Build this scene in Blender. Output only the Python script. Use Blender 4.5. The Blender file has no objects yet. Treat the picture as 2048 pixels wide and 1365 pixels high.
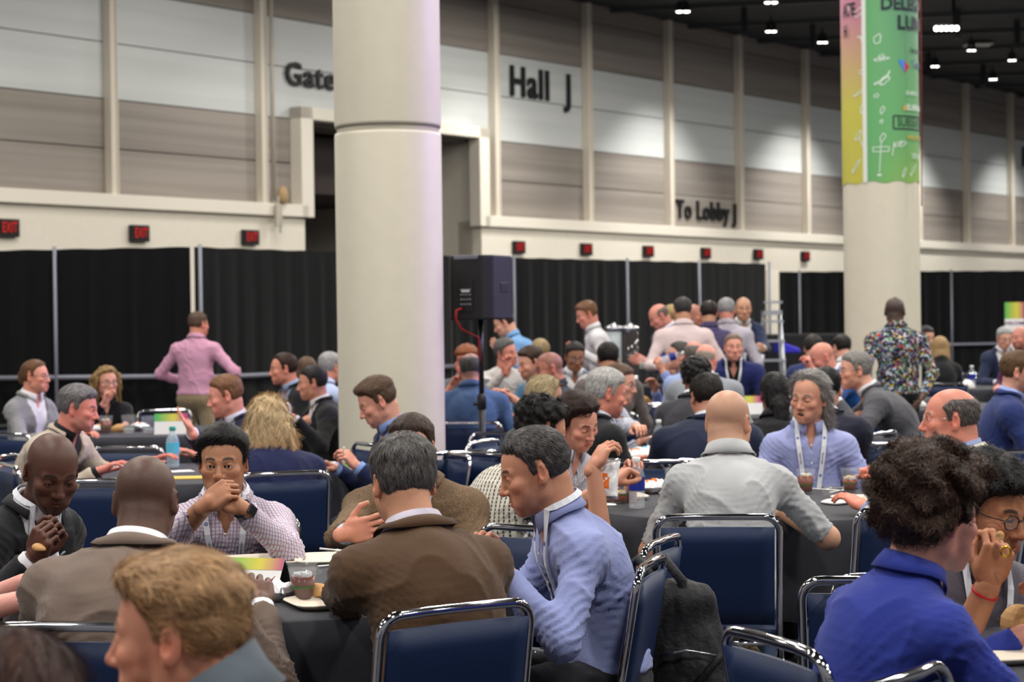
import bpy, math, random, numpy as np
from mathutils import Vector, Matrix
rnd = random.Random(7)
PI = math.pi
sc = bpy.context.scene
# ---------------------------------------------------------------- camera
F_PX, CX, CY, CAM_H = 3800.0, 1024.0, 682.5, 1.55
ROLL, PITCH = -0.0135, -0.0098
cam = bpy.data.cameras.new('camera'); camo = bpy.data.objects.new('camera', cam)
sc.collection.objects.link(camo); sc.camera = camo
cam.sensor_width = 36.0; cam.lens = F_PX / 2048 * 36.0
cam.clip_start = 0.1; cam.clip_end = 200
RC = Matrix.Rotation(PI/2 + PITCH, 3, 'X') @ Matrix.Rotation(ROLL, 3, 'Z')
camo.matrix_world = Matrix.Translation((0, 0, CAM_H)) @ RC.to_4x4()
cam.dof.use_dof = True; cam.dof.focus_distance = 5.7; cam.dof.aperture_fstop = 5.0
def P(px, py, d):
    """world point seen at pixel (px, py) of the 2048 frame at forward distance d"""
    v = RC @ Vector(((px-CX)/F_PX, -(py-CY)/F_PX, -1.0))
    return Vector((0, 0, CAM_H)) + v * (d / v.y)
def PZ(px, py, z):
    v = RC @ Vector(((px-CX)/F_PX, -(py-CY)/F_PX, -1.0))
    return Vector((0, 0, CAM_H)) + v * ((z-CAM_H) / v.z)
def PX(px, d, z):
    """world point at forward distance d and height z that shows in pixel column px"""
    y = 640.0
    for _ in range(6):
        q = P(px, y, d); y -= (z-q.z) * F_PX / d
    return P(px, y, d)
# ---------------------------------------------------------------- world, lights, exposure
w = bpy.data.worlds.new('world'); sc.world = w; w.use_nodes = True
w.node_tree.nodes['Background'].inputs[0].default_value = (0.55, 0.56, 0.60, 1)
w.node_tree.nodes['Background'].inputs[1].default_value = 0.42
vs = sc.view_settings; vs.view_transform = 'Standard'; vs.look = 'None'; vs.gamma = 1; vs.exposure = 0.0; vs.use_curve_mapping = False
try:
    sc.cycles.use_denoising = True; sc.cycles.denoiser = 'OPENIMAGEDENOISE'
    sc.cycles.max_bounces = 6; sc.cycles.diffuse_bounces = 2; sc.cycles.glossy_bounces = 3; sc.cycles.transmission_bounces = 6
    sc.cycles.caustics_reflective = False; sc.cycles.caustics_refractive = False
    sc.cycles.sample_clamp_indirect = 4.0
except Exception: pass
CEIL_Z = 7.25
def lamp(name, kind, loc, energy, color=(1,1,1), size=0.5, target=None, **kw):
    l = bpy.data.lights.new(name, kind); l.energy = energy; l.color = color
    if kind == 'AREA': l.shape = 'DISK'; l.size = size
    elif kind in ('SPOT', 'POINT'): l.shadow_soft_size = size
    for k, v in kw.items(): setattr(l, k, v)
    o = bpy.data.objects.new(name, l); sc.collection.objects.link(o); o.location = loc
    if target is not None:
        o.rotation_euler = (Vector(target)-Vector(loc)).to_track_quat('-Z', 'Y').to_euler()
    return o
for iy in range(7):                                   # the hall's high-bay lamps
    for ix in range(5):
        lx, ly = -9.5 + ix*5.6 + (iy % 2)*1.4, 0.8 + iy*4.7
        lamp('hall_lamp', 'AREA', (lx, ly, CEIL_Z-0.35), 190 if not (ix == 0 and iy > 2) and not (ix == 1 and iy > 4) else 70, (1.0, 0.955, 0.89), 0.7)
for lx, ly in ((16, 24), (21, 29), (26, 35), (31, 41), (14, 33), (20, 38), (26, 46), (10, 30)):  # unseen extra ceiling lamps, added to brighten the right of the back wall
    lamp('hall_lamp', 'AREA', (lx, ly, CEIL_Z-0.35), 260, (1.0, 0.96, 0.91), 0.7)
_wd = Vector((0.783, 1.0, 0)).normalized(); _wn = Vector((_wd.y, -_wd.x, 0))
for k in range(11):                                   # twin lamps close to the back wall, they wash it in scallops
    q = Vector((-6.4, 24.0, 0)) + _wd*(-1.0 + k*5.3) + _wn*2.3; e = q - _wn*1.8
    lamp('wall_lamp', 'SPOT', (q.x, q.y, CEIL_Z-0.4), (60, 150, 420, 900, 1050, 1050, 760, 760, 760, 760, 760)[k], (1.0, 0.97, 0.93), 0.12, target=(e.x, e.y, 2.6), spot_size=1.45, spot_blend=0.9)
lamp('stage_wash', 'SPOT', (8.5, 15.2, 5.4), 2100, (0.34, 0.16, 1.0), 0.12, target=(-0.6, 12.6, 3.2), spot_size=0.6, spot_blend=0.6)
# ---------------------------------------------------------------- implicit surfaces
def smin(a, b, k):
    h = np.clip(0.5 + 0.5*(b-a)/k, 0, 1)
    return b*(1-h) + a*h - k*h*(1-h)
def smax(a, b, k): return -smin(-a, -b, k)
def A3(v): return np.array(v, dtype=np.float32)
def d_cap(X, Y, Z, a, b, ra, rb):
    bx, by, bz = b[0]-a[0], b[1]-a[1], b[2]-a[2]
    L = bx*bx + by*by + bz*bz + 1e-9
    x, y, z = X-a[0], Y-a[1], Z-a[2]
    t = np.clip((x*bx + y*by + z*bz)/L, 0, 1)
    return np.sqrt((x-bx*t)**2 + (y-by*t)**2 + (z-bz*t)**2) - (ra + (rb-ra)*t)
def d_ell(X, Y, Z, c, r, R=None):
    x, y, z = X-c[0], Y-c[1], Z-c[2]
    if R is not None:
        x, y, z = (R[0][0]*x + R[1][0]*y + R[2][0]*z, R[0][1]*x + R[1][1]*y + R[2][1]*z, R[0][2]*x + R[1][2]*y + R[2][2]*z)
    k0 = np.sqrt((x/r[0])**2 + (y/r[1])**2 + (z/r[2])**2) + 1e-6
    k1 = np.sqrt((x/(r[0]**2))**2 + (y/(r[1]**2))**2 + (z/(r[2]**2))**2) + 1e-6
    return k0*(k0-1)/k1
def prim_eval(p, X, Y, Z):
    return d_cap(X, Y, Z, *p[1:5]) if p[0] == 'c' else d_ell(X, Y, Z, *p[1:4])
def prim_box(p):
    if p[0] == 'c':
        a, b, ra, rb = p[1:5]; r = max(ra, rb)
        return [min(a[i], b[i])-r for i in range(3)], [max(a[i], b[i])+r for i in range(3)]
    r = max(p[2]) if p[3] is not None else None
    return [p[1][i]-(r or p[2][i]) for i in range(3)], [p[1][i]+(r or p[2][i]) for i in range(3)]
def C(a, b, ra, rb, k=0.03): return ('c', tuple(a), tuple(b), ra, rb, k)
def E(c, r, R=None, k=0.03): return ('e', tuple(c), tuple(r), R, k)
class Vol:
    def __init__(s, lo, hi, h):
        s.h = h; s.lo = A3(lo)
        n = [max(4, int(math.ceil((hi[i]-lo[i])/h))+1) for i in range(3)]
        s.ax = [(lo[i] + h*np.arange(n[i])).astype(np.float32) for i in range(3)]
        s.n = n
    def grid(s): return s.ax[0][:, None, None], s.ax[1][None, :, None], s.ax[2][None, None, :]
    def field(s, prims, margin=0.05, full=False):
        F = np.full(s.n, 1.0, np.float32)
        for p in prims:
            k = p[-1]
            if full: sl = [slice(0, s.n[i]) for i in range(3)]
            else:
                lo, hi = prim_box(p); m = margin + k
                sl = [slice(max(0, int((lo[i]-m-s.lo[i])/s.h)), max(0, min(s.n[i], int((hi[i]+m-s.lo[i])/s.h)+2))) for i in range(3)]
                if any(q.stop <= q.start for q in sl): continue
            X, Y, Z = s.ax[0][sl[0]][:, None, None], s.ax[1][sl[1]][None, :, None], s.ax[2][sl[2]][None, None, :]
            d = prim_eval(p, X, Y, Z); sl = tuple(sl)
            F[sl] = smin(F[sl], d, k)
        return F
def points_field(prims, pts):
    F = np.full(len(pts), 1.0, np.float32)
    for p in prims: F = smin(F, prim_eval(p, pts[:, 0], pts[:, 1], pts[:, 2]), p[-1])
    return F
_E = [(0,1),(2,3),(4,5),(6,7),(0,2),(1,3),(4,6),(5,7),(0,4),(1,5),(2,6),(3,7)]
def snets(F, vol):
    S = F < 0
    nx, ny, nz = F.shape
    cnt = np.zeros((nx-1, ny-1, nz-1), np.int8)
    offs = [(i, j, k) for k in (0, 1) for j in (0, 1) for i in (0, 1)]
    for (i, j, k) in offs: cnt += S[i:nx-1+i, j:ny-1+j, k:nz-1+k]
    act = (cnt > 0) & (cnt < 8)
    I = np.argwhere(act)
    if len(I) == 0: return np.zeros((0, 3), np.float32), np.zeros((0, 4), np.int32)
    idx = np.full(act.shape, -1, np.int32); idx[act] = np.arange(len(I))
    V = np.stack([F[I[:, 0]+i, I[:, 1]+j, I[:, 2]+k] for (i, j, k) in offs], 1)
    O = np.array(offs, np.float32)
    pos = np.zeros((len(I), 3), np.float32); n = np.zeros((len(I), 1), np.float32)
    for a, b in _E:
        va, vb = V[:, a], V[:, b]; cr = (va < 0) != (vb < 0)
        t = np.where(cr, va/(va-vb+1e-12), 0)[:, None]
        pos += np.where(cr[:, None], O[a] + t*(O[b]-O[a]), 0); n += cr[:, None]
    pos = (I + pos/np.maximum(n, 1)) * vol.h + vol.lo
    Q = []
    D = S[:-1, 1:-1, 1:-1] != S[1:, 1:-1, 1:-1]; e = np.argwhere(D) + [0, 1, 1]
    def quads(e, c, flip):
        q = np.stack([idx[e[:, 0]+o[0], e[:, 1]+o[1], e[:, 2]+o[2]] for o in c], 1)
        q[flip] = q[flip][:, ::-1]; Q.append(q)
    quads(e, [(0,-1,-1),(0,0,-1),(0,0,0),(0,-1,0)], ~S[e[:, 0], e[:, 1], e[:, 2]])
    D = S[1:-1, :-1, 1:-1] != S[1:-1, 1:, 1:-1]; e = np.argwhere(D) + [1, 0, 1]
    quads(e, [(-1,0,-1),(-1,0,0),(0,0,0),(0,0,-1)], ~S[e[:, 0], e[:, 1], e[:, 2]])
    D = S[1:-1, 1:-1, :-1] != S[1:-1, 1:-1, 1:]; e = np.argwhere(D) + [1, 1, 0]
    quads(e, [(-1,-1,0),(0,-1,0),(0,0,0),(-1,0,0)], ~S[e[:, 0], e[:, 1], e[:, 2]])
    Q = np.concatenate(Q); Q = Q[(Q >= 0).all(1)]
    return pos.astype(np.float32), Q.astype(np.int32)
def vnormals(V, Q):
    n = np.cross(V[Q[:, 2]]-V[Q[:, 0]], V[Q[:, 3]]-V[Q[:, 1]])
    N = np.zeros_like(V)
    for c in range(4): np.add.at(N, Q[:, c], n)
    return N / (np.linalg.norm(N, axis=1, keepdims=True) + 1e-9)
_ph = np.random.RandomState(3).rand(64, 4)
def wob(V, freq, seed=0, n=5):
    """cheap smooth noise about -1..1"""
    s = np.zeros(len(V), np.float32)
    for i in range(n):
        q = _ph[(seed*7+i) % 64]; d = q[:3]*2-1; d = d/np.linalg.norm(d)
        s += np.sin(V @ d.astype(np.float32) * (freq*(0.7+0.6*q[3]))*2*PI + q[3]*40 + seed)
    return s/n*1.4
# ---------------------------------------------------------------- mesh helpers
def link(o, parent=None):
    sc.collection.objects.link(o)
    if parent is not None: o.parent = parent
    return o
def np_mesh(name, V, Q, mats, smooth=True, col=None, midx=None, uv=None):
    me = bpy.data.meshes.new(name)
    V = np.asarray(V, np.float32); Q = np.asarray(Q, np.int32)
    me.vertices.add(len(V)); me.vertices.foreach_set('co', V.ravel())
    me.loops.add(Q.size); me.loops.foreach_set('vertex_index', Q.ravel())
    me.polygons.add(len(Q)); me.polygons.foreach_set('loop_start', np.arange(0, Q.size, Q.shape[1], dtype=np.int32))
    if smooth: me.polygons.foreach_set('use_smooth', np.ones(len(Q), bool))
    for m in mats: me.materials.append(m)
    if midx is not None: me.polygons.foreach_set('material_index', np.asarray(midx, np.int32))
    if col is not None:
        a = me.color_attributes.new('Col', 'FLOAT_COLOR', 'POINT')
        a.data.foreach_set('color', np.concatenate([col, np.ones((len(col), 1))], 1).astype(np.float32).ravel())
    me.update(calc_edges=True)
    return me
def tag(o, label=None, cat=None, group=None, kind=None):
    if label: o['label'] = label
    if cat: o['category'] = cat
    if group: o['group'] = group
    if kind: o['kind'] = kind
    return o
def empty(name, loc=(0, 0, 0), rz=0.0, label=None, cat=None, group=None):
    o = bpy.data.objects.new(name, None); o.empty_display_size = 0.05
    link(o); o.location = loc; o.rotation_euler = (0, 0, rz)
    return tag(o, label, cat, group)
class MB:
    """collects shapes, then links them as one mesh object"""
    def __init__(s): s.v = []; s.f = []; s.m = []; s.sm = []
    def add(s, vs, fs, mi=0, smooth=False):
        b = len(s.v); s.v += [tuple(v) for v in vs]; s.f += [tuple(i+b for i in f) for f in fs]
        s.m += [mi]*len(fs); s.sm += [smooth]*len(fs); return s
    def box(s, lo, hi, mi=0, M=None):
        x0, y0, z0 = lo; x1, y1, z1 = hi
        vs = [Vector(v) for v in ((x0,y0,z0),(x1,y0,z0),(x1,y1,z0),(x0,y1,z0),(x0,y0,z1),(x1,y0,z1),(x1,y1,z1),(x0,y1,z1))]
        if M is not None: vs = [M @ v for v in vs]
        return s.add(vs, [(0,3,2,1),(4,5,6,7),(0,1,5,4),(1,2,6,5),(2,3,7,6),(3,0,4,7)], mi)
    def tube(s, pts, r, n=10, mi=0, caps=True, closed=False):
        pts = [Vector(p) for p in pts]; m = len(pts); rings = []
        rr = r if isinstance(r, (list, tuple)) else [r]*m
        up = None
        for i, p in enumerate(pts):
            a = pts[(i-1) % m] if (closed or i) else p; b = pts[(i+1) % m] if (closed or i < m-1) else p
            t = (b-a).normalized()
            if up is None:
                up = Vector((0, 0, 1)) if abs(t.z) < 0.9 else Vector((1, 0, 0))
            u = t.cross(up)
            if u.length < 1e-5: u = t.cross(Vector((0, 1, 0)))
            u.normalize(); v = u.cross(t).normalized(); up = v
            rings.append([p + (u*math.cos(2*PI*k/n) + v*math.sin(2*PI*k/n))*rr[i] for k in range(n)])
        vs = [q for rg in rings for q in rg]; fs = []
        for i in range(m if closed else m-1):
            j = (i+1) % m
            for k in range(n): fs.append((i*n+k, i*n+(k+1) % n, j*n+(k+1) % n, j*n+k))
        if caps and not closed: fs += [tuple(range(n))[::-1], tuple(range((m-1)*n, m*n))]
        return s.add(vs, fs, mi, True)
    def lathe(s, prof, c=(0, 0, 0), n=24, mi=0, M=None):
        """prof: list of (radius, z)"""
        vs = []; m = len(prof)
        for (r, z) in prof:
            for k in range(n):
                p = Vector((c[0]+r*math.cos(2*PI*k/n), c[1]+r*math.sin(2*PI*k/n), c[2]+z)); vs.append(M @ p if M is not None else p)
        fs = [(i*n+k, i*n+(k+1) % n, (i+1)*n+(k+1) % n, (i+1)*n+k) for i in range(m-1) for k in range(n)]
        return s.add(vs, fs, mi, True)
    def prism(s, poly, z0, z1, mi=0, M=None, smooth=False):
        n = len(poly); vs = [Vector((p[0], p[1], z)) for z in (z0, z1) for p in poly]
        if M is not None: vs = [M @ v for v in vs]
        return s.add(vs, [tuple(range(n))[::-1], tuple(range(n, 2*n))] + [(i, (i+1) % n, n+(i+1) % n, n+i) for i in range(n)], mi, smooth)
    def sphere(s, c, r, n=12, mi=0, M=None):
        rx, ry, rz = r if isinstance(r, (tuple, list)) else (r, r, r); m = n//2+1; vs = []
        for i in range(m):
            a = PI*i/(m-1)
            for k in range(n):
                p = Vector((c[0]+rx*math.sin(a)*math.cos(2*PI*k/n), c[1]+ry*math.sin(a)*math.sin(2*PI*k/n), c[2]-rz*math.cos(a)))
                vs.append(M @ p if M is not None else p)
        return s.add(vs, [(i*n+k, i*n+(k+1) % n, (i+1)*n+(k+1) % n, (i+1)*n+k) for i in range(m-1) for k in range(n)], mi, True)
    def mesh(s, name, mats):
        me = bpy.data.meshes.new(name); me.from_pydata([tuple(v) for v in s.v], [], s.f)
        for m in (mats if isinstance(mats, (list, tuple)) else [mats]): me.materials.append(m)
        me.polygons.foreach_set('material_index', s.m); me.polygons.foreach_set('use_smooth', s.sm); me.update()
        return me
    def build(s, name, mats, parent=None, bevel=0, loc=None, rz=None):
        o = bpy.data.objects.new(name, s.mesh(name, mats)); link(o, parent)
        if bevel:
            b = o.modifiers.new('bevel', 'BEVEL'); b.width = bevel; b.segments = 2; b.limit_method = 'ANGLE'
        if loc is not None: o.location = loc
        if rz is not None: o.rotation_euler = (0, 0, rz)
        return o
def copy_tree(o, parent=None):
    c = o.copy(); link(c, None); c.parent = parent
    for ch in o.children: copy_tree(ch, c)
    return c
# ---------------------------------------------------------------- materials
MATS = {}
def srgb(r, g=None, b=None):
    if g is None: r, g, b = r
    f = lambda c: (c/255/12.92) if c <= 10 else ((c/255+0.055)/1.055)**2.4
    return (f(r), f(g), f(b))
def mat(key, col=(0.5, 0.5, 0.5), rough=0.6, metal=0.0, spec=0.5, emit=None, es=1.0, trans=0.0, ior=1.45, bump=None, var=0.0, alpha=1.0, sheen=0.0, coat=0.0, vc=False):
    """principled material; bump=(scale, strength, stretch) noise relief; var = small colour variation"""
    if key in MATS: return MATS[key]
    m = bpy.data.materials.new(key); m.use_nodes = True; nt = m.node_tree; b = nt.nodes['Principled BSDF']; I = b.inputs
    I['Base Color'].default_value = (*col, 1); I['Roughness'].default_value = rough; I['Metallic'].default_value = metal
    I['Specular IOR Level'].default_value = spec; I['IOR'].default_value = ior
    if trans: I['Transmission Weight'].default_value = trans
    if alpha < 1: I['Alpha'].default_value = alpha
    if sheen: I['Sheen Weight'].default_value = sheen; I['Sheen Roughness'].default_value = 0.5
    if coat: I['Coat Weight'].default_value = coat
    if emit: I['Emission Color'].default_value = (*emit, 1); I['Emission Strength'].default_value = es
    N = nt.nodes.new; Lk = nt.links.new
    tc = None
    def coord():
        nonlocal tc
        if tc is None: tc = N('ShaderNodeTexCoord')
        return tc.outputs['Object']
    src = None
    if vc:
        a = N('ShaderNodeAttribute'); a.attribute_name = 'Col'; src = a.outputs['Color']
    if var:
        nz = N('ShaderNodeTexNoise'); nz.inputs['Scale'].default_value = 9; nz.inputs['Detail'].default_value = 4
        Lk(coord(), nz.inputs['Vector'])
        mr = N('ShaderNodeMapRange'); mr.inputs[1].default_value = 0.3; mr.inputs[2].default_value = 0.7
        mr.inputs[3].default_value = 1-var; mr.inputs[4].default_value = 1+var; Lk(nz.outputs[0], mr.inputs[0])
        mx = N('ShaderNodeVectorMath'); mx.operation = 'SCALE'; Lk(mr.outputs[0], mx.inputs['Scale'])
        if src: Lk(src, mx.inputs[0])
        else: mx.inputs[0].default_value = col
        src = mx.outputs[0]
    if src: Lk(src, I['Base Color'])
    if bump:
        nz = N('ShaderNodeTexNoise'); nz.inputs['Scale'].default_value = bump[0]; nz.inputs['Detail'].default_value = 4
        if len(bump) > 2:
            mp = N('ShaderNodeMapping'); mp.inputs['Scale'].default_value = bump[2]; Lk(coord(), mp.inputs[0]); Lk(mp.outputs[0], nz.inputs['Vector'])
        else: Lk(coord(), nz.inputs['Vector'])
        bp = N('ShaderNodeBump'); bp.inputs['Strength'].default_value = bump[1]; bp.inputs['Distance'].default_value = 0.01
        Lk(nz.outputs[0], bp.inputs['Height']); Lk(bp.outputs[0], I['Normal'])
    MATS[key] = m
    return m

def text_obj(txt, size, m, M, parent=None, off=0.0, ext=0.0, name='lettering', sx=1.0, space=1.0, align='CENTER'):
    """flat or raised lettering, turned into a mesh; M places its centre, x along the line, z out of the surface"""
    cu = bpy.data.curves.new('txt', 'FONT'); cu.body = txt; cu.size = size; cu.align_x = align; cu.align_y = 'CENTER'; cu.offset = off; cu.extrude = ext
    cu.space_character = space; cu.resolution_u = 3
    t = bpy.data.objects.new('txt', cu); sc.collection.objects.link(t)
    dg = bpy.context.evaluated_depsgraph_get(); me = bpy.data.meshes.new_from_object(t.evaluated_get(dg))
    bpy.data.objects.remove(t); bpy.data.curves.remove(cu)
    me.name = name; me.materials.clear(); me.materials.append(m)
    o = bpy.data.objects.new(name, me); link(o, parent); o.matrix_local = M @ Matrix.Scale(sx, 4, (1, 0, 0))
    return o
# ---------------------------------------------------------------- heads
SKULL = [E((0,-.012,.033), (.0755,.097,.083), None, .03), E((0,.030,-.03), (.056,.060,.084), None, .03)]
FACE = [
    C((-.044,-.002,-.062), (-.018,.056,-.094), .016, .0155, .022), C((.044,-.002,-.062), (.018,.056,-.094), .016, .0155, .022),
    E((-.030,.044,-.050), (.020,.024,.032), None, .02), E((.030,.044,-.050), (.020,.024,.032), None, .02),
    C((-.009,.070,-.100), (.009,.070,-.100), .0150, .0150, .018),
    C((-.055,-.006,-.01), (-.045,-.002,-.062), .018, .016, .02), C((.055,-.006,-.01), (.045,-.002,-.062), .018, .016, .02),
    E((-.043,.056,-.022), (.024,.026,.021), None, .018), E((.043,.056,-.022), (.024,.026,.021), None, .018),
    E((0,.060,-.066), (.032,.030,.030), None, .018),
    C((-.040,.067,.019), (-.013,.081,.017), .0100, .0105, .012), C((.040,.067,.019), (.013,.081,.017), .0100, .0105, .012),
    C((0,.083,.014), (0,.103,-.030), .0075, .0105, .010), E((0,.1035,-.0335), (.0115,.0115,.010), None, .008),
    E((-.0125,.093,-.0365), (.0085,.010,.0075), None, .006), E((.0125,.093,-.0365), (.0085,.010,.0075), None, .006),
    C((-.031,.070,-.075), (-.048,.045,-.05), .012, .012, .02), C((.031,.070,-.075), (.048,.045,-.05), .012, .012, .02),
]
LIPS = [C((-.0235,.0785,-.0675), (-.004,.0895,-.0630), .0030, .0050, .005), C((.0235,.0785,-.0675), (.004,.0895,-.0630), .0030, .0050, .005),
        C((-.021,.0785,-.0695), (0,.0880,-.0735), .0030, .0062, .005), C((.021,.0785,-.0695), (0,.0880,-.0735), .0030, .0062, .005)]
_hc = {}
def head_field(h, mouth=0.0, eye=1.0):
    key = (h, mouth, eye)
    if key in _hc: return _hc[key]
    vol = Vol((-.098,-.125,-.235), (.098,.13,.128), h)
    F = vol.field(SKULL + FACE, full=True)
    X, Y, Z = vol.grid(); aX = np.abs(X)
    F = smax(F, -d_ell(aX, Y, Z, (.0315,.0935,.001), (.0175,.017,.013)), .012)      # eye sockets
    lid = d_ell(aX, Y, Z, (.0315,.0715,.001), (.0160,.0148,.0142))
    F = smin(F, lid, .004)
    F = smax(F, -d_ell(aX, Y, Z, (.0315,.0885,-.0008+(-.003 if eye < .6 else 0)), (.0140,.0125,.0052*eye)), .002)
    for p in LIPS: F = smin(F, prim_eval(p, X, Y, Z), p[-1])
    if mouth > 0: F = smax(F, -d_ell(X, Y, Z, (0,.095,-.069), (.017,.030,.009*mouth)), .003)
    else: F = smax(F, -d_ell(X, Y, Z, (0,.092,-.0682), (.023,.012,.0016)), .002)
    F = smax(F, -d_ell(aX, Y, Z, (.0065,.0985,-.0415), (.0038,.007,.0028)), .002)    # nostrils
    c, s = math.cos(.45), math.sin(.45)                                              # ears
    Re = [[c, s, 0], [-s, c, 0], [0, 0, 1]]
    ear = d_ell(aX, Y, Z, (.0790,-.016,-.004), (.0070,.0180,.0305), Re)
    ear = smax(ear, -d_ell(aX, Y, Z, (.0870,-.010,.001), (.0065,.0110,.0200), Re), .003)
    ear = smin(ear, d_ell(aX, Y, Z, (.0775,-.008,-.030), (.0065,.009,.0085)), .006)
    F = smin(F, ear, .006)
    _hc[key] = (vol, F); return _hc[key]
HL_Y = [-.13, -.07, -.045, -.032, -.024, -.004, .002, .014, .020, .035, .05, .07, .09, .13]
HL_Z = [-.078, -.070, -.055, -.035, .028, .030, -.012, -.014, .022, .042, .050, .058, .062, .066]
def hairline(X, Y, rec=0.0):
    z = np.interp(Y, HL_Y, HL_Z).astype(np.float32)
    if rec: z = z + np.clip((Y-.015)/.03, 0, 1)*rec*(.55+.9*np.clip(np.abs(X)/.055, 0, 1))
    return z
def sm01(x, a, b):
    t = np.clip((x-a)/(b-a), 0, 1); return t*t*(3-2*t)
def build_hair(hp, h, strands, seed, women):
    """returns V, Q, colours in head space"""
    st = hp['style']; top, side = hp.get('top', .014), hp.get('side', .006)
    rec = hp.get('rec', 0); long = hp.get('long', [])
    lo = [-.12-top*.6, -.14-top, -.12]; hi = [.12+top*.6, .13+top*.6, .13+top*1.6]
    for p in long:
        a, b = prim_box(p)
        for i in range(3): lo[i] = min(lo[i], a[i]-.015); hi[i] = max(hi[i], b[i]+.015)
    if long: h = h*1.35
    vol = Vol(lo, hi, h); X, Y, Z = vol.grid()
    S = vol.field(SKULL, full=True)
    zl = hairline(X, Y, rec) + hp.get('hl', 0.006 if not women else .016) + .0035*np.sin(X*310+seed)*np.sin(X*97+1.3*seed)+.0*Y
    fade = sm01(Z, zl-.002, zl+.016+.026*sm01(Y, .02, .05))
    t = side + (top-side)*sm01(Z, .035, .085)
    q = hp.get('quiff', 0)
    if q: t = t + q*np.exp(-((Y-.075)**2)/.0012 - ((Z-.095)**2)/.0016 - (X/.06)**2)
    if st == 'horseshoe':
        zt = hp.get('zt', .055); fade = fade*(1-sm01(Z + np.clip(Y, 0, 1)*.8, zt, zt+.02))
    amp, fr = hp.get('amp', .0016), hp.get('fr', 60)
    r = np.random.RandomState(seed); ph = r.rand(12)*6.28
    n = (np.sin(X*fr*6.28*.9+ph[0]+2*np.sin(Z*fr*2+ph[5])) + np.sin(Y*fr*3.1+Z*fr*3.3+ph[1]+1.5*np.sin(X*fr*2.4)) + np.sin(Z*fr*(5.2 if amp > .004 else 1.6)+X*fr*2.2+ph[2]+1.5*np.sin(Y*fr*2.7+ph[3])))/3
    G = S - (t*(1+hp.get('lump', .0)*n) + amp*n)*fade + .004*(1-fade)
    if long:
        L = np.full(vol.n, 1.0, np.float32)
        for p in long: L = smin(L, prim_eval(p, X, Y, Z), p[-1])
        L = L - amp*1.6*(np.sin(X*fr*6.28+ph[4]+2.5*np.sin(Z*22+ph[6])) + .6*np.sin(Y*fr*4+ph[7]+2*np.sin(Z*17)))*.6
        if hp.get('face', True):
            cut = d_ell(X, Y, Z, (0,.086,-.028), (.064,.070,.100)); cut = np.minimum(cut, d_cap(X, Y, Z, (0,.10,-.05), (0,.09,-.30), .055, .075))
            L = smax(L, -cut, .012)
        G = smin(G, L, .02)
    V, Q = snets(G, vol)
    if len(V) == 0: return None
    c0 = np.array(hp['col'], np.float32); c1 = np.array(hp.get('col2', hp['col']), np.float32)
    mix = hp.get('mix', .3)
    f = np.clip(mix + .5*wob(V*np.array([1, 1, .4], np.float32), 120, seed, 7)*np.ones(len(V)), 0, 1)[:, None]
    Cc = (c0*(1-f) + c1*f)*(.92 + .24*wob(V*np.array([1, 1, .3], np.float32), 170, seed+3, 8)[:, None])
    if hp.get('tip') is not None:
        g = np.clip(-(V[:, 2:3]+.04)/.14, 0, 1); Cc = Cc*(1-g) + np.array(hp['tip'])*g*(.85+.2*wob(V*np.array([1, 1, .25], np.float32), 120, seed+5, 6)[:, None])
    if strands:
        N = vnormals(V, Q); k = r.randint(0, len(V), strands); p = V[k]; n = N[k]
        zz = hairline(p[:, 0], p[:, 1], rec) + .014; ok = (n[:, 2] > -.75) & ((p[:, 2] > zz) | ((p[:, 1] < .03) & bool(long)) | ((p[:, 1] < -.045) & (p[:, 2] > zz-.012))); p, n, k = p[ok], n[ok], k[ok]; m = len(p)
        fl = hp.get('flow', (0, -.5, -1)); d = np.array(fl, np.float32)[None]*np.ones((m, 1), np.float32)
        if not long: d[:, 2] -= 0*p[:, 2]; d = d + np.stack([p[:, 0]*4, (p[:, 1]-.02)*2, -.0*p[:, 0]], 1)
        if long:
            fm = sm01(p[:, 1], .0, .05)[:, None]*sm01(p[:, 2], .02, .06)[:, None]; sd_ = np.stack([np.sign(p[:, 0]+.012)*1.1, -.9+0*p[:, 0], -.35+0*p[:, 0]], 1); d = d*(1-fm) + sd_*fm
        curl = hp.get('curl', 0.0)
        d = d + r.randn(m, 3)*(.25+curl); d = d - n*(d*n).sum(1, keepdims=True)
        d /= np.linalg.norm(d, axis=1, keepdims=True)+1e-6
        w_ = np.cross(d, n); w_ /= np.linalg.norm(w_, axis=1, keepdims=True)+1e-6
        ln = (hp.get('len', .022)*(.6+.8*r.rand(m)))[:, None]; wd = hp.get('wd', .0009); lift = hp.get('lift', .12)
        rows = []
        for j in range(4):
            s = j/3; bend = np.sin(s*PI*(1+curl*3)+r.rand(m, 1)*6)*curl*.006
            c = p + d*ln*s + n*(.0012 + lift*ln*(s-.9*s*s)) + w_*bend
            ww = wd*(1-.75*s); rows += [c - w_*ww, c + w_*ww]
        SV = np.stack(rows, 1).reshape(-1, 3); base = np.arange(m)[:, None]*8
        SQ = np.concatenate([base + np.array([[2*j, 2*j+1, 2*j+3, 2*j+2]]) for j in range(3)]) + len(V)
        sc_ = Cc[k]*(.75+.75*r.rand(m, 1)); Cc = np.concatenate([Cc*.80, np.repeat(sc_, 8, 0)])
        V = np.concatenate([V, SV.astype(np.float32)]); Q = np.concatenate([Q, SQ])
    return V, Q, np.clip(Cc, 0.001, 1)
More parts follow.
